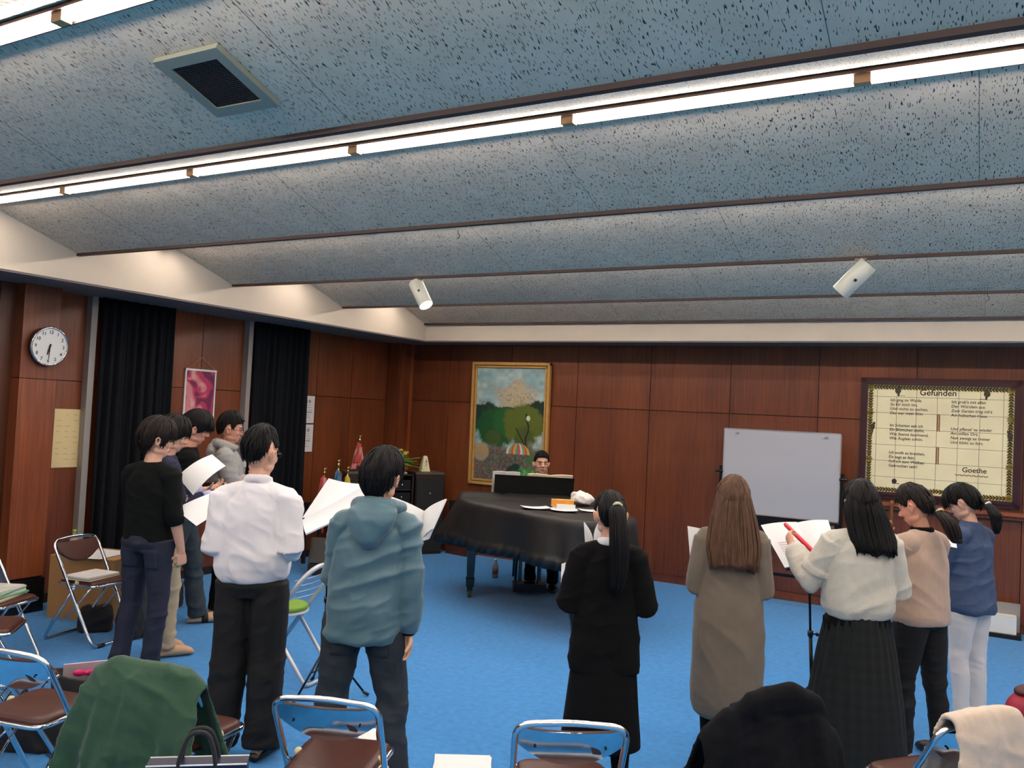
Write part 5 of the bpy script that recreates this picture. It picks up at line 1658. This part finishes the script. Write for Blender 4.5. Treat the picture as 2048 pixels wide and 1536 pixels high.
trophy(lb + (.05, -.18, .716), .42, 'trophy with long red ribbons on the dark stand, nearest the curtain', [(RIB, -.05, .30, -.30), (RIBP, .04, .30, -.24), (RIB, .0, .32, -.34)], 1.2)
trophy(lb + (.06, .05, .716), .52, 'tallest trophy on the dark stand, with a blue ribbon', [(RIBB, -.01, .38, .16), (RIBB, .03, .36, .20)], 1.35)
trophy(lb + (.04, .25, .716), .42, 'trophy with a yellow ribbon on the dark stand', [(RIBY, .0, .30, .10), (RIBY, .03, .28, .12)], 1.1)

# wrapped potted flowers, metronome
fl = empty('potted_flowers', tuple(along(.02, .12) + (0, 0, 1.031)), rz, 'potted yellow flowers in green wrapping on the audio rack', 'flowers')
Geo().box((0, 0, .012), (.24, .20, .024)).make('tray', mat('pale_tray', (196, 186, 160), .5), fl, smooth=False)
Geo().lathe([(.024, .06), (.13, .085), (.135, .075)]).make('pot', mat('brown_pot', (92, 66, 52), .5), fl)
g = Geo(); rg = np.random.default_rng(4)
LEAFM = mat('leaf_green', (84, 140, 44), .5, var=.3, vscale=30)
for k in range(70):
    a_ = rg.uniform(0, 2 * math.pi); e_ = rg.uniform(-.1, 1.2); d = np.array([math.cos(a_) * math.cos(e_), math.sin(a_) * math.cos(e_) * .8, math.sin(e_)])
    L = rg.uniform(.16, .29); w = np.cross(d, (0, 0, 1)); w = unit(w)
    P_ = []
    for i in range(6):
        q = i / 5; c_ = np.array([0, 0, .13]) + d * L * q * np.array([1.35, 1.1, .85]) - np.array([0, 0, .05]) * q ** 2
        hw = .046 * math.sin(math.pi * min(.98, q * .92 + .06))
        P_.append([c_ - w * hw, c_ + (0, 0, .005), c_ + w * hw])
    g.sheet(np.array(P_), .001)
g.make('foliage', LEAFM, fl)
for k in range(7):
    a_ = k * .9; c_ = (math.cos(a_) * .14, math.sin(a_) * .09, .27 + .03 * math.sin(k * 2)); g = Geo()
    for j in range(6): g.ell((c_[0] + .016 * math.cos(j), c_[1] + .016 * math.sin(j), c_[2]), (.012, .012, .014), nu=8, nv=5)
    g.make('blossom', mat('yellow_blossom', (218, 190, 70), .6) if k == 0 else bpy.data.materials['yellow_blossom'], fl)
mt = empty('metronome', tuple(along(.44, .16) + (0, 0, 1.056)), rz, 'ivory pyramid metronome on the loudspeaker beside the painting', 'metronome')
g = Geo(); g.rings([np.array([(-a, -a * .8, z), (a, -a * .8, z), (a, a * .8, z), (-a, a * .8, z)]) for z, a in ((0.001, .060), (.02, .058), (.19, .026), (.205, .018))]); g.make('case', mat('ivory_plastic', (232, 222, 178), .4), mt, smooth=False)
g = Geo(); g.box((0, -.052, .12), (.003, .002, .10)); g.box((0, -.054, .135), (.014, .004, .014)); g.make('pendulum', MT['blackmet'], mt, smooth=False)

# ================================================================== CHAIRS
def make_chair(label):
    rt = empty('folding_chair', (0, 0, 0), 0, label, 'chair', 'folding pipe chairs with brown seats')
    tr = .0125
    # long loop: back top to front feet
    F = np.array([0, .24, tr]); Bk = np.array([0, -.20, .765])
    d = (Bk - F)
    def L(sx, q): return np.array([sx, 0, 0]) + F + d * q
    loop = rounded([L(0, 0), L(-.195, 0), L(-.205, .98), L(-.0, 1.0), L(.205, .98), L(.195, 0), L(0, 0)], .07, 7)
    loop = np.array([p if True else p for p in loop[:-1]])
    g = Geo(); g.tube(loop, tr, 12, closed=True); g.make('long_frame', MT['chrome'], rt)
    rl = rounded([(0, -.26, tr), (-.170, -.26, tr), (-.172, .035, .455)], .05, 6); rr = rounded([(0, -.26, tr), (.170, -.26, tr), (.172, .035, .455)], .05, 6)
    g = Geo(); g.tube(np.concatenate([rl[::-1], rr[1:]]), .0115, 12); g.make('rear_frame', MT['chrome'], rt)
    for sx in (-1, 1):
        g = Geo(); g.ell((sx * .172, .037, .462), (.017, .017, .020)); g.make('end_cap', MT['ivory'], rt)
        g = Geo(); g.tube([(sx * .160, .03, .435), (sx * .205, .03, .435)], .008, 8); g.make('pivot_bolt', MT['chrome'], rt)
        g = Geo(); g.tube([(sx * .165, .16, .428), (sx * .168, -.02, .22), (sx * .168, -.06, .19)], .006, 8); g.make('brace', MT['chrome'], rt)
    # seat
    def seat_ring(z, k, ins=0.0):
        pts = rounded([(0, -.155 + ins, z), (-.165 * k + ins, -.155 + ins, z), (-.178 * k + ins, .21 - ins, z), (.178 * k - ins, .21 - ins, z), (.165 * k - ins, -.155 + ins, z), (0, -.155 + ins, z)], .06, 7)
        return pts[:-1]
    g = Geo(); g.rings([seat_ring(.444, 1, .004), seat_ring(.452, 1), seat_ring(.466, 1, .002), seat_ring(.474, 1, .012), seat_ring(.477, 1, .04)]); g.make('seat', MT['vinyl'], rt)
    g = Geo(); g.tube([p for p in seat_ring(.445, 1.0, -.004)], .0105, 10, closed=True); g.make('seat_rim', MT['chrome'], rt)
    # backrest: straight top, bowed bottom
    def bk(off, ins=0.0):
        top_q, n_ = .965, 22
        up_ = []
        N = -unit(np.cross((1, 0, 0), d))
        for x in np.linspace(-.192 + ins, .192 - ins, n_):
            up_.append(L(x, top_q - ins) + N * (off + .018 * (1 - (x / .2) ** 2) * -1))
        lo_ = []
        for x in np.linspace(.192 - ins, -.192 + ins, n_):
            q = .880 - .108 * (1 - (abs(x) / .2) ** 2.2) + ins
            lo_.append(L(x, q) + N * (off + .018 * (1 - (x / .2) ** 2) * -1))
        return np.array(up_ + lo_)
    g = Geo(); g.rings([bk(-.002), bk(-.0055)]); g.make('back_plate', MT['chrome'], rt, smooth='auto')
    g = Geo(); g.rings([bk(-.0015, .002), bk(.010, .004), bk(.015, .012)]); g.make('back_pad', MT['vinyl'], rt, smooth='auto')
    N = -unit(np.cross((1, 0, 0), d))
    for x in (-.13, .13):
        g = Geo(); g.ell(L(x, .875) - N * .019, (.005, .004, .005)); g.make('screw', MT['blackmet'], rt)
    for sx in (-.12, .12):
        g = Geo(); g.tube([(sx - .03, .24, tr), (sx + .03, .24, tr)], .0165, 10); g.make('floor_sleeve', MT['ivory'] if False else MT['black'], rt)
    return rt
CH = [(-2.231, 2.316, 113, 'chrome folding chair directly behind the teal jacket, brown seat empty'),
      (-1.39 + .206, 3.02 - .343, 121, 'chrome folding chair behind the ponytailed singer, pink pen on its seat'),
      (.155, 3.675, 141, 'chrome folding chair with a beige scarf over its back'),
      (-.534, 3.139, 131, 'folding chair hidden beneath the black coat'),
      (-2.882, 2.124, 100.8, 'folding chair hidden beneath the green coat'),
      (-3.66, 2.33, 105, 'chrome folding chair at left edge beside the green coat, seat empty'),
      (-4.25, 2.52, 75, 'chrome folding chair just beyond the left-edge front chair, by the black bag'),
      (-5.2, 2.92, 45, 'folding chair at left edge, third from the front, seat empty'),
      (-5.80, 3.34, 20, 'folding chair at left edge holding green and white folders'),
      (-5.93, 4.15, 10, 'folding chair facing the room before the cardboard box, folder on seat')]
proto = None
chairs = []
for i, (x, y, hd, lab) in enumerate(CH):
    if i < 5:   # positions above are backrest points for the front five
        h = R(hd); x, y = x + .2 * math.cos(h), y + .2 * math.sin(h)
        if i in (0,): x, y = -2.231, 2.684
        if i == 1: x, y = -1.39, 3.02
        if i == 2: x, y = -.155, 3.96
        if i == 3: x, y = -.80, 3.44
        if i == 4: x, y = -2.95, 2.52
    if proto is None: c_ = proto = make_chair(lab)
    else: c_ = copy_tree(proto); c_['label'] = lab
    c_.location = (x, y, 0); c_.rotation_euler = (0, 0, R(hd - 90))
    chairs.append((c_, x, y, R(hd - 90)))
def chair_pt(i, p):
    c_, x, y, a_ = chairs[i]; ca, sa = math.cos(a_), math.sin(a_)
    return np.array([x + ca * p[0] - sa * p[1], y + sa * p[0] + ca * p[1], p[2]])

# round-backed silver chair behind the white shirt
rt = empty('loop_chair', (-4.15, 4.42, 0), R(188 - 90), 'silver pipe chair with a high round looped back and thin wire rungs', 'chair')
g = Geo(); 
lp = [(-.17, .30, .014), (-.19, -.06, .52)] + [(-.19 * math.cos(q), -.13 - .10 * math.sin(q), .60 + .18 * math.sin(q)) for q in np.linspace(0, math.pi, 15)] + [(.19, -.06, .52), (.17, .30, .014)]
g.tube(rounded(lp, .05, 3), .0165, 12); g.make('loop_frame', MT['silver'], rt)
g = Geo(); g.tube(rounded([(-.16, .10, .46), (-.16, -.26, .014), (.16, -.26, .014), (.16, .10, .46)], .05, 6), .013, 12); g.make('rear_frame', MT['silver'], rt)
for z in (.57, .61, .65, .69):
    g = Geo(); xx_ = .19 if z < .62 else .172; g.tube([(-xx_, -.13 - .10 * (z - .6), z), (0, -.15 - .1 * (z - .6), z), (xx_, -.13 - .10 * (z - .6), z)], .003, 6); g.make('wire_rung', MT['silver'], rt)
g = Geo(); a_ = np.linspace(0, 2 * np.pi, 28, endpoint=False)
g.rings([np.stack([np.cos(a_) * r, .06 + np.sin(a_) * r * .95, np.full(28, z)], 1) for z, r in ((.455, .155), (.46, .172), (.475, .175), (.485, .165), (.488, .12))]); g.make('seat', mat('green_cushion', (120, 160, 52), .7), rt)
g = Geo(); g.rings([np.stack([np.cos(a_) * .178, .06 + np.sin(a_) * .17, np.full(28, z)], 1) for z in (.440, .455)]); g.make('seat_tray', MT['white'], rt, smooth='auto')

# ================================================================== COATS AND THINGS ON CHAIRS
def drape(name, m, chair_i, label, cat, wt, wb, zt, zb_back, zb_front, seed, amp=.03, off=.022, cap=.07, push=.10, xoff=0.0, nu=64, collar=None, vx=.009):
    """cloth hung over a chair back; back side is local -Y (towards the camera)"""
    rg = np.random.default_rng(seed)
    nv = 44
    P_ = np.zeros((nv, nu, 3))
    uu = np.linspace(-1, 1, nu)
    for i in range(nv):
        q = i / (nv - 1)                 # 0 back hem .. .6 top .. 1 front hem
        if q < .62:
            k = 1 - q / .62; zz_ = zt + (zb_back - zt) * k; yy_ = -.20 - off - push * k ** .7 - .03 * (1 - (1 - k) ** 6); w = wt + (wb - wt) * k ** 1.15
        elif q < .70:
            k = 0; t = (q - .62) / .08; zz_ = zt + .006 * math.sin(math.pi * t); yy_ = -.20 - off + t * off * 2; w = wt
        else:
            k = (q - .70) / .30; zz_ = zt + (zb_front - zt) * k; yy_ = -.20 + off + .06 * k + .40 * k * (zt - zb_front) * .5; w = wt + (wb - wt) * k * .5
        sag = cap * np.clip(np.abs(uu) - .62, 0, 1) ** 1.5 / .38 ** 1.5
        fo = (vnoise(np.stack([uu * 4.5 + seed, np.full(nu, q * 1.2), np.zeros(nu)], 1), seed) - .5) * 2 + .6 * (vnoise(np.stack([uu * 10, np.full(nu, q * 2.5), np.zeros(nu)], 1), seed + 1) - .5)
        P_[i, :, 0] = xoff + uu * w * (1 + .04 * math.sin(q * 9 + seed))
        P_[i, :, 1] = yy_ - amp * fo * min(1, .15 + k * 1.3) * (1 if q < .66 else -1)
        P_[i, :, 2] = zz_ - sag * (1 if True else 0) + .015 * fo * (k > .95)
    g = Geo(); g.sheet(P_, .012)
    if collar: collar(g)
    c_, x, y, a_ = chairs[chair_i]
    o = g.make(name, m, loc=(x, y, 0), rotz=a_)
    bake(o, [('REMESH', dict(mode='VOXEL', voxel_size=vx)), ('SMOOTH', dict(factor=.5, iterations=3))])
    wrinkle(o, .008, (8, 8, 14), seed)
    tag(o, label, cat)
    return o
GREEN = mat('green_cloth', (28, 68, 46), .8, var=.08, vscale=8, bump=.1, bscale=120, sheen=.15)
drape('green_coat', GREEN, 4, 'dark green coat draped over a chair back in the front row', 'coat', .262, .42, .790, .10, .30, 3, amp=.05, push=.16, cap=.06)
def coat_collar(g):
    for k in range(3):
        g.tube([(-.15, -.20 + .02 * k, .80), (-.10, -.21, .850 - .01 * k), (.06, -.20, .872 - .01 * k), (.16, -.19, .83), (.20, -.19, .78)], [.03, .042, .045, .04, .02], 12)
NVY = mat('near_black_wool', (9, 10, 15), .95, var=.15, vscale=30, spec=.2)
o = drape('black_coat', NVY, 3, 'near-black wool coat heaped over a chair back between the taupe dress and tartan skirt', 'coat', .26, .42, .815, .15, .35, 8, amp=.05, push=.10, cap=.10, xoff=-.02, collar=coat_collar)
SCF = mat('beige_wool', (214, 192, 170), .95, var=.05, vscale=20, bump=.3, bscale=300, sheen=.3)
drape('beige_scarf', SCF, 2, 'thick beige wool scarf folded over the chair back at bottom right', 'scarf', .185, .195, .808, .28, .50, 5, amp=.018, push=.03, cap=.02, off=.028, xoff=-.0)
DBL = mat('navy_down', (28, 40, 72), .6, var=.1, vscale=12, sheen=.1)
drape('navy_jacket', DBL, 8, 'navy padded jacket over a chair back at the left edge', 'jacket', .20, .24, .80, .40, .52, 6, amp=.03, push=.05, cap=.05)

# red throw or bag at the very right edge behind the scarf
rt = empty('red_bag', tuple(on_z(2052, 1475, .45)), R(50), 'dark red bag at the right edge beyond the beige scarf', 'bag')
g = Geo(); g.ell((0, 0, .10), (.14, .09, .10), nu=24, nv=14); o = g.make('body', mat('crimson', (150, 24, 52), .6), rt)
g = Geo(); g.ell((0, 0, .19), (.10, .06, .03)); g.make('lid', mat('dark_red', (70, 22, 22), .6), rt)
c2 = copy_tree(proto); c2['label'] = 'folding chair under the dark red bag at the right edge'; P = on_z(2062, 1475, .45); c2.location = (P[0], P[1], 0); c2.rotation_euler = (0, 0, R(60)); 
rt.location = (P[0], P[1], .478)

# papers and folders on seats
def stack(pos, rz_, layers, label, name='folder_stack', cat='papers', group=None):
    rt = empty(name, tuple(pos), rz_, label, cat, group)
    z = .001
    for (w, h, t, m_, r_, nm) in layers:
        o = Geo().box((0, 0, t / 2), (w, h, t - .0005)).make(nm, m_, rt, smooth=False, loc=(0, 0, z), rotz=r_); z += t
    return rt
GF = mat('green_folder', (110, 176, 130), .5); WF = mat('cream_folder', (222, 206, 170), .6); PRN = mat('printed_sheet', (206, 204, 190), .7, var=.25, vscale=9)
stack(chair_pt(8, (0.02, .03, .478)), chairs[8][3] + .1, [(.32, .26, .012, WF, .1, 'folder'), (.33, .25, .010, GF, -.06, 'folder'), (.30, .24, .014, MT['paper_print'], .05, 'sheets'), (.31, .24, .008, GF, .12, 'folder'), (.31, .23, .012, MT['paper_print'], .0, 'sheets'), (.30, .22, .004, PRN, .06, 'printed_sheet')], 'pile of green and cream folders topped by a printed sheet, at left edge')
stack(chair_pt(9, (0.03, .03, .478)), chairs[9][3] + .05, [(.31, .24, .010, WF, .04, 'folder'), (.31, .23, .006, MT['trim_grey'], 0, 'folder'), (.30, .23, .012, MT['paper_print'], -.04, 'sheets')], 'pale folders on the chair in front of the cardboard box')
g = Geo(); P = chair_pt(1, (.015, -.01, .486)); g.tube([(-.05, .012, .0), (.055, -.02, .0)], .0065, 10); o = g.make('pink_pen', mat('hot_pink', (232, 36, 110), .4), loc=tuple(P), rotz=R(20)); tag(o, 'bright pink pen lying on the brown seat of the front middle chair', 'pen')

# cardboard box with a sheet on top
bxp = on_z(172, 1240, 0)
bc = empty('cardboard_box', (-6.56, 4.66, 0), R(18), 'brown cardboard box with a white sheet on top beneath the dark curtain', 'box')
Geo().box((0, 0, .255), (.60, .46, .51)).make('box', MT['card'], bc, smooth=False)
g = Geo(); g.box((0, -.115, .5115), (.60, .225, .003)); g.box((0, .115, .5115), (.60, .225, .003)); g.make('flaps', mat('light_card', (190, 146, 96), .85), bc, smooth=False)
o = paper_sheet(195, 1100, R(18), .30, .42, .514, 'white sheet lying on top of the cardboard box', curl=.003)
o.location = (-6.50, 4.62, .514)
bottle(np.array([-6.70, 4.50, .514]), 'bottle with a lime green cap behind the chair, on the cardboard box', .20, .033, mat('lime_cap', (140, 200, 50), .4), mat('pink_drink', (214, 170, 150), .2, trans=.3), None)

# bags on the floor
BAG = mat('black_bag_cloth', (16, 16, 19), .75, var=.15, vscale=20, sheen=.1)
def soft_bag(pos, rz_, dims, label, handles=True, m_=None, seed=1, name='bag'):
    g = Geo(); w, d, h = dims
    g.rings([np.array([(math.copysign(abs(math.cos(t)) ** .5, math.cos(t)) * w * k, math.copysign(abs(math.sin(t)) ** .5, math.sin(t)) * d * k2, z) for t in np.linspace(0, 2 * np.pi, 28, endpoint=False)]) for z, k, k2 in ((.004, .44, .42), (h * .1, .5, .5), (h * .5, .5, .48), (h * .85, .47, .34), (h, .42, .16))])
    o = g.make(name, m_ or BAG, loc=tuple(pos), rotz=rz_)
    bake(o, [('REMESH', dict(mode='VOXEL', voxel_size=.009)), ('SMOOTH', dict(factor=.5, iterations=3))]); wrinkle(o, .012, (9, 9, 9), seed)
    v = get_v(o.data); v[:, 2] = np.maximum(v[:, 2], .001); set_v(o.data, v)
    tag(o, label, 'bag')
    if handles:
        for sy in (-1, 1):
            g = Geo(); g.tube(rounded([(-w * .22, sy * .03, h * .9), (-w * .2, sy * .035, h * 1.35), (w * .2, sy * .035, h * 1.35), (w * .22, sy * .03, h * .9)], .08, 6), (.008), 8); g.make('handle', m_ or BAG, o)
    return o
soft_bag(on_z(190, 1262, 0), .9, (.26, .16, .20), 'slumped black bag on the carpet under the chair by the cardboard box', False, seed=2)
soft_bag(on_z(240, 1276, 0) + np.array([.05, .04, 0]), .1, (.20, .14, .26), 'upright black bag on the carpet against the blue-jeaned legs', True, seed=4)
soft_bag(on_z(300, 1215, 0) * np.array([1, 1, 0]) + np.array([.05, .1, 0]), .5, (.3, .2, .25), 'dark bag on the carpet behind the blue-jeaned legs', False, seed=7)
# wide open black tote beside the left front chairs, folder and pink bow in it
tb = empty('open_tote', tuple(on_z(150, 1478, 0) + np.array([-.10, .20, 0])), R(60), 'open black tote holding a pale folder with a pink bow, beside the left chairs', 'bag')
g = Geo(); a_ = np.linspace(0, 2 * np.pi, 36, endpoint=False)
rr_ = lambda z, w, d: np.stack([np.cos(a_) * w, np.sin(a_) * d, np.full(36, z) + .02 * np.cos(a_ * 2) * (z > .2)], 1)
g.rings([rr_(.002, .20, .13), rr_(.12, .24, .15), rr_(.30, .25, .14), rr_(.31, .245, .135), rr_(.30, .24, .13), rr_(.04, .20, .12)]); g.make('body', BAG, tb)
Geo().box((-.06, .02, .25), (.26, .008, .22), rot=rotm('X', .25)).make('pale_folder', mat('pink_white_folder', (216, 196, 200), .5), tb, smooth=False)
g = Geo(); g.ell((-.11, -.055, .315), (.035, .012, .018)); g.ell((-.05, -.05, .31), (.035, .012, .018)); g.ell((-.08, -.056, .312), (.012, .012, .012)); g.make('pink_bow', mat('magenta_bow', (214, 30, 110), .5), tb)
soft_bag(on_z(95, 1500, 0) + np.array([-.10, -.02, 0]), .6, (.36, .20, .18), 'flat black bag on the carpet under the left front chair', False, seed=9)
# navy tote with black handles
P = at_range(398, 1510, 3.15)
nt_ = empty('navy_tote', (P[0], P[1], 0), R(118 - 90 + 12), 'navy tote bag with white piping and black handles in front of the green coat', 'bag')
hz_ = P[2] - .02
g = Geo(); g.rings([np.array([(-w, -d, z), (w, -d, z), (w, d, z), (-w, d, z)]) for z, w, d in ((.002, .15, .06), (.05, .155, .065), (hz_, .165, .035))]); g.make('body', mat('navy_vinyl', (18, 22, 52), .35), nt_, smooth='auto')
for sy in (-1, 1):
    g = Geo(); g.tube([(-.165, sy * .037, hz_), (.165, sy * .037, hz_)], .003, 8); g.make('piping', MT['white'], nt_)
    g = Geo(); g.tube(rounded([(-.062, sy * .04, hz_ - .12), (-.062, sy * .035, hz_ + .02), (-.03, sy * .02, hz_ + .105), (.03, sy * .02, hz_ + .105), (.062, sy * .035, hz_ + .02), (.062, sy * .04, hz_ - .12)], .06, 6), [(.005, .013)] * 26 if False else .008, 8); g.make('handle', BAG, nt_)
g = Geo(); g.tube([(.125, -.046, hz_ - .03), (.125, -.052, hz_ - .03)], .006, 10); g.make('stud', MT['chrome'], nt_)

# papers on the carpet
stack(on_z(752, 1482, 0), R(20), [(.20, .28, .010, MT['paper_print'], 0, 'sheets'), (.20, .28, .006, MT['paper'], .12, 'sheets')], 'white paper stack on the carpet between the teal singer\'s feet')
stack(on_z(925, 1530, 0), R(28), [(.30, .21, .008, MT['paper'], 0, 'sheets'), (.30, .21, .004, MT['paper'], .08, 'sheets')], 'white paper stack alone on the blue carpet, bottom middle')

# box by the far right wall
rt = empty('wall_unit', (.13, 9.40, 0), 0, 'white and grey boxed unit on a black base at the foot of the far wall', 'appliance')
Geo().box((0, 0, .02), (.34, .26, .04)).make('base', MT['black'], rt, smooth=False)
Geo().box((.0, -.02, .12), (.26, .14, .16)).make('white_body', MT['white'], rt, smooth=False)
Geo().box((.03, .07, .17), (.26, .06, .26)).make('grey_back', MT['trim_grey'], rt, smooth=False)
# turned wooden post beyond the beige cardigan
P = on_y(1781, 1090, 8.9)
rt = empty('turned_post', (P[0], 8.9, 0), 0, 'slim turned wooden floor post beyond the beige cardigan', 'stand')
Geo().lathe([(.002, .12), (.02, .12), (.04, .03)] + [(.06 + k * .045, .012 + .006 * (k % 2)) for k in range(25)] + [(1.19, .02), (1.22, .012)], n=16).make('post', mat('turned_wood', (120, 74, 36), .4), rt)

# ================================================================== MUSIC STANDS AND SHEETS
def music_stand(base, top, label, tilt_n):
    rt = empty('music_stand', (base[0], base[1], 0), 0, label, 'music stand', 'black tripod music stands')
    zt = top[2]
    dx = np.array([top[0] - base[0], top[1] - base[1], 0])
    g = Geo(); g.tube([(0, 0, .16), np.array([0, 0, .62]) + dx * .55], .011, 10); g.make('lower_tube', MT['blackmet'], rt)
    g = Geo(); g.tube([np.array([0, 0, .60]) + dx * .53, dx + (0, 0, zt)], .0075, 10); g.make('upper_tube', MT['blackmet'], rt)
    for z, k in ((.61, .54), (.30, .15)):
        g = Geo(); c_ = np.array([0, 0, z]) + dx * k; g.tube([c_ - (0, 0, .018), c_ + (0, 0, .018)], .017, 10); g.tube([c_, c_ + (.035, 0, 0)], .005, 6); g.ell(c_ + (.04, 0, 0), (.012, .008, .012)); g.make('collar', MT['black'], rt)
    for k in range(3):
        q = k * 2 * math.pi / 3 + .5; d = np.array([math.cos(q), math.sin(q), 0])
        g = Geo(); g.tube([d * .015 + (0, 0, .30), d * .27 + (0, 0, .012)], .007, 8); g.tube([d * .13 + (0, 0, .165), (0, 0, .17)], .004, 6); lg = g.make('leg', MT['blackmet'], rt)
        g = Geo(); g.tube([d * .25 + (0, 0, .03), d * .29 + (0, 0, .010)], .010, 8); g.make('foot', MT['black'], lg)
    return rt
def page(name, px, rs, label, curl=.02, th=.002, m=None, group=None, parent=None, n=9, nrm=1):
    """sheet from four corner sightings: TL TR BR BL with ranges"""
    c4 = [at_range(x, y, r) for (x, y), r in zip(px, rs)]
    ctr = sum(c4) / 4
    nn = unit(np.cross(c4[1] - c4[0], c4[3] - c4[0])) * nrm
    P_ = np.array([[(c4[0] * (1 - a_) + c4[1] * a_) * (1 - b_) + (c4[3] * (1 - a_) + c4[2] * a_) * b_ + nn * curl * math.sin(math.pi * a_) - ctr for b_ in np.linspace(0, 1, n)] for a_ in np.linspace(0, 1, n)])
    g = Geo(); g.sheet(P_, th)
    if parent is None:
        o = g.make(name, m or MT['paper'], loc=tuple(ctr), smooth='auto')
        if label: tag(o, label, 'paper', group)
    else:
        g.v = [v + ctr - np.array(parent.location) for v in g.v]
        o = g.make(name, m or MT['paper'], parent, smooth='auto')
    return o
BOARD = mat('stand_desk', (20, 20, 26), .4)
# score on the stand between the white shirt and the teal jacket
base = on_z(648, 1388, 0); topP = at_range(657, 1045, math.hypot(base[0], base[1]) - .02)
ms = music_stand(base, topP, 'black tripod music stand between the white shirt and the teal jacket', None)
r0 = math.hypot(base[0], base[1])
g_sc = empty('open_score', tuple(at_range(665, 1010, r0 - .1)), 0, 'large open white score on the stand between the white shirt and teal jacket', 'score')
page('page_block', [(657, 957), (731, 969), (643, 1036), (605, 1035)], [r0 + .05, r0 + .05, r0 - .12, r0 - .12], None, .02, .010, parent=g_sc)
page('page_block', [(731, 970), (752, 1003), (612, 1069), (604, 1040)], [r0 + .04, r0 - .02, r0 - .24, r0 - .16], None, .015, .012, parent=g_sc)
page('desk', [(660, 975), (735, 985), (640, 1056), (610, 1052)], [r0 + .10, r0 + .10, r0 - .05, r0 - .05], None, 0, .006, m=BOARD, parent=ms)
# teal singer's score
g_sc = empty('open_score', tuple(at_range(845, 1050, 4.5)), 0, 'large open white score held up in front of the teal jacket', 'score')
page('page_block', [(772, 990), (849, 1023), (843, 1084), (790, 1092)], [4.36, 4.52, 4.46, 4.30], None, -.012, .008, parent=g_sc)
page('page_block', [(849, 1023), (893, 998), (866, 1058), (843, 1084)], [4.52, 4.34, 4.30, 4.46], None, -.012, .008, parent=g_sc)
page('page_block', [(843, 1084), (866, 1058), (858, 1078), (828, 1088)], [4.47, 4.32, 4.34, 4.44], None, .0, .006, parent=g_sc)
# sheets held on the left
page('sheet_music', [(355, 953), (424, 909), (451, 932), (386, 990)], [6.34, 6.42, 6.30, 6.22], 'curled white sheets held in front of the black sweater, upper of the two at left', -.03, .004, group='sheets held by the left singers')
page('sheet_music', [(350, 1018), (432, 983), (470, 1008), (393, 1052)], [6.10, 6.22, 6.10, 5.98], 'white sheet held in front of the grey-green jeans, lower of the two at left', -.01, .003, group='sheets held by the left singers')
page('sheet_music', [(482, 922), (492, 924), (492, 934), (484, 936)], [7.55, 7.5, 7.5, 7.55], 'corner of a white sheet in the folded arms of the grey hoodie', 0, .003)
# ponytail singer
g_sc = empty('open_score', tuple(at_range(1180, 1080, 4.58)), 0, 'open white booklet beside the ponytailed head', 'score')
page('page_block', [(1168, 1044), (1186, 1082), (1184, 1112), (1172, 1108)], [4.50, 4.62, 4.60, 4.50], None, -.01, .004, parent=g_sc)
page('page_block', [(1188, 1080), (1200, 1040), (1206, 1110), (1186, 1112)], [4.62, 4.50, 4.50, 4.60], None, -.01, .004, parent=g_sc)
page('sheet_music', [(1123, 1128), (1160, 1116), (1160, 1168), (1121, 1186)], [4.52, 4.56, 4.50, 4.46], 'white sheet at the elbow of the black cardigan', -.01, .003)
page('sheet_music', [(1375, 1052), (1420, 1062), (1418, 1130), (1382, 1140)], [4.95, 5.0, 4.95, 4.9], 'white sheet held beside the long brown hair', -.01, .004)
# score on the right-hand stand
base = at_range(1629, 1300, 5.62); base[2] = 0; topP = at_range(1618, 1120, 5.60)
ms = music_stand(base, topP, 'black tripod music stand holding an open score before the cream knit top', None)
page('desk', [(1528, 1058), (1668, 1052), (1680, 1130), (1572, 1141)], [5.62, 5.62, 5.42, 5.42], None, 0, .006, m=BOARD, parent=ms)
g_sc = empty('open_score', tuple(at_range(1600, 1090, 5.45)), 0, 'open white printed score on the stand before the cream knit top', 'score')
page('page_block', [(1522, 1051), (1594, 1045), (1626, 1130), (1570, 1136)], [5.58, 5.58, 5.36, 5.36], None, .012, .010, parent=g_sc, nrm=-1)
page('page_block', [(1594, 1046), (1656, 1041), (1680, 1118), (1626, 1130)], [5.58, 5.58, 5.36, 5.36], None, .012, .010, parent=g_sc, nrm=-1)
gl = Geo()
for k in range(10):
    t = .42 + k * .05
    a0 = at_range(1522 + 48 * t + 14, 1051 + 85 * t - 1, 5.57 - .22 * t - .016); b0 = at_range(1594 + 32 * t - 12, 1045 + 85 * t, 5.57 - .22 * t - .018)
    gl.tube([a0 - np.array(g_sc.location), (a0 + b0) / 2 - np.array(g_sc.location) - CF * .008, b0 - np.array(g_sc.location)], .0012, 4)
gl.make('staves', mat('pink_staves', (196, 150, 150), .8), g_sc)
# red case laid over the score
a0 = at_range(1570, 1048, 5.46); b0 = at_range(1631, 1108, 5.24)
ct = (a0 + b0) / 2; ax = (b0 - a0) / 2
g = Geo(); g.tube([-ax, -ax * .9, ax * .9, ax], [(.012, .010), (.020, .014), (.020, .014), (.012, .010)], 12, up=CF); o = g.make('red_case', mat('clear_red', (222, 24, 44), .35, coat=.4), loc=tuple(ct)); tag(o, 'bright red pencil case held over the open score', 'case')
page('sheet_music', [(1893, 1078), (1912, 1084), (1914, 1096), (1894, 1092)], [6.05, 6.05, 6.0, 6.0], 'corner of a white sheet between the beige cardigan and blue shirt', 0, .003)
page('sheet_music', [(1781, 1064), (1796, 1070), (1798, 1078), (1782, 1072)], [5.3, 5.3, 5.3, 5.3], 'tiny white corner of a sheet by the hand at the chin', 0, .003)
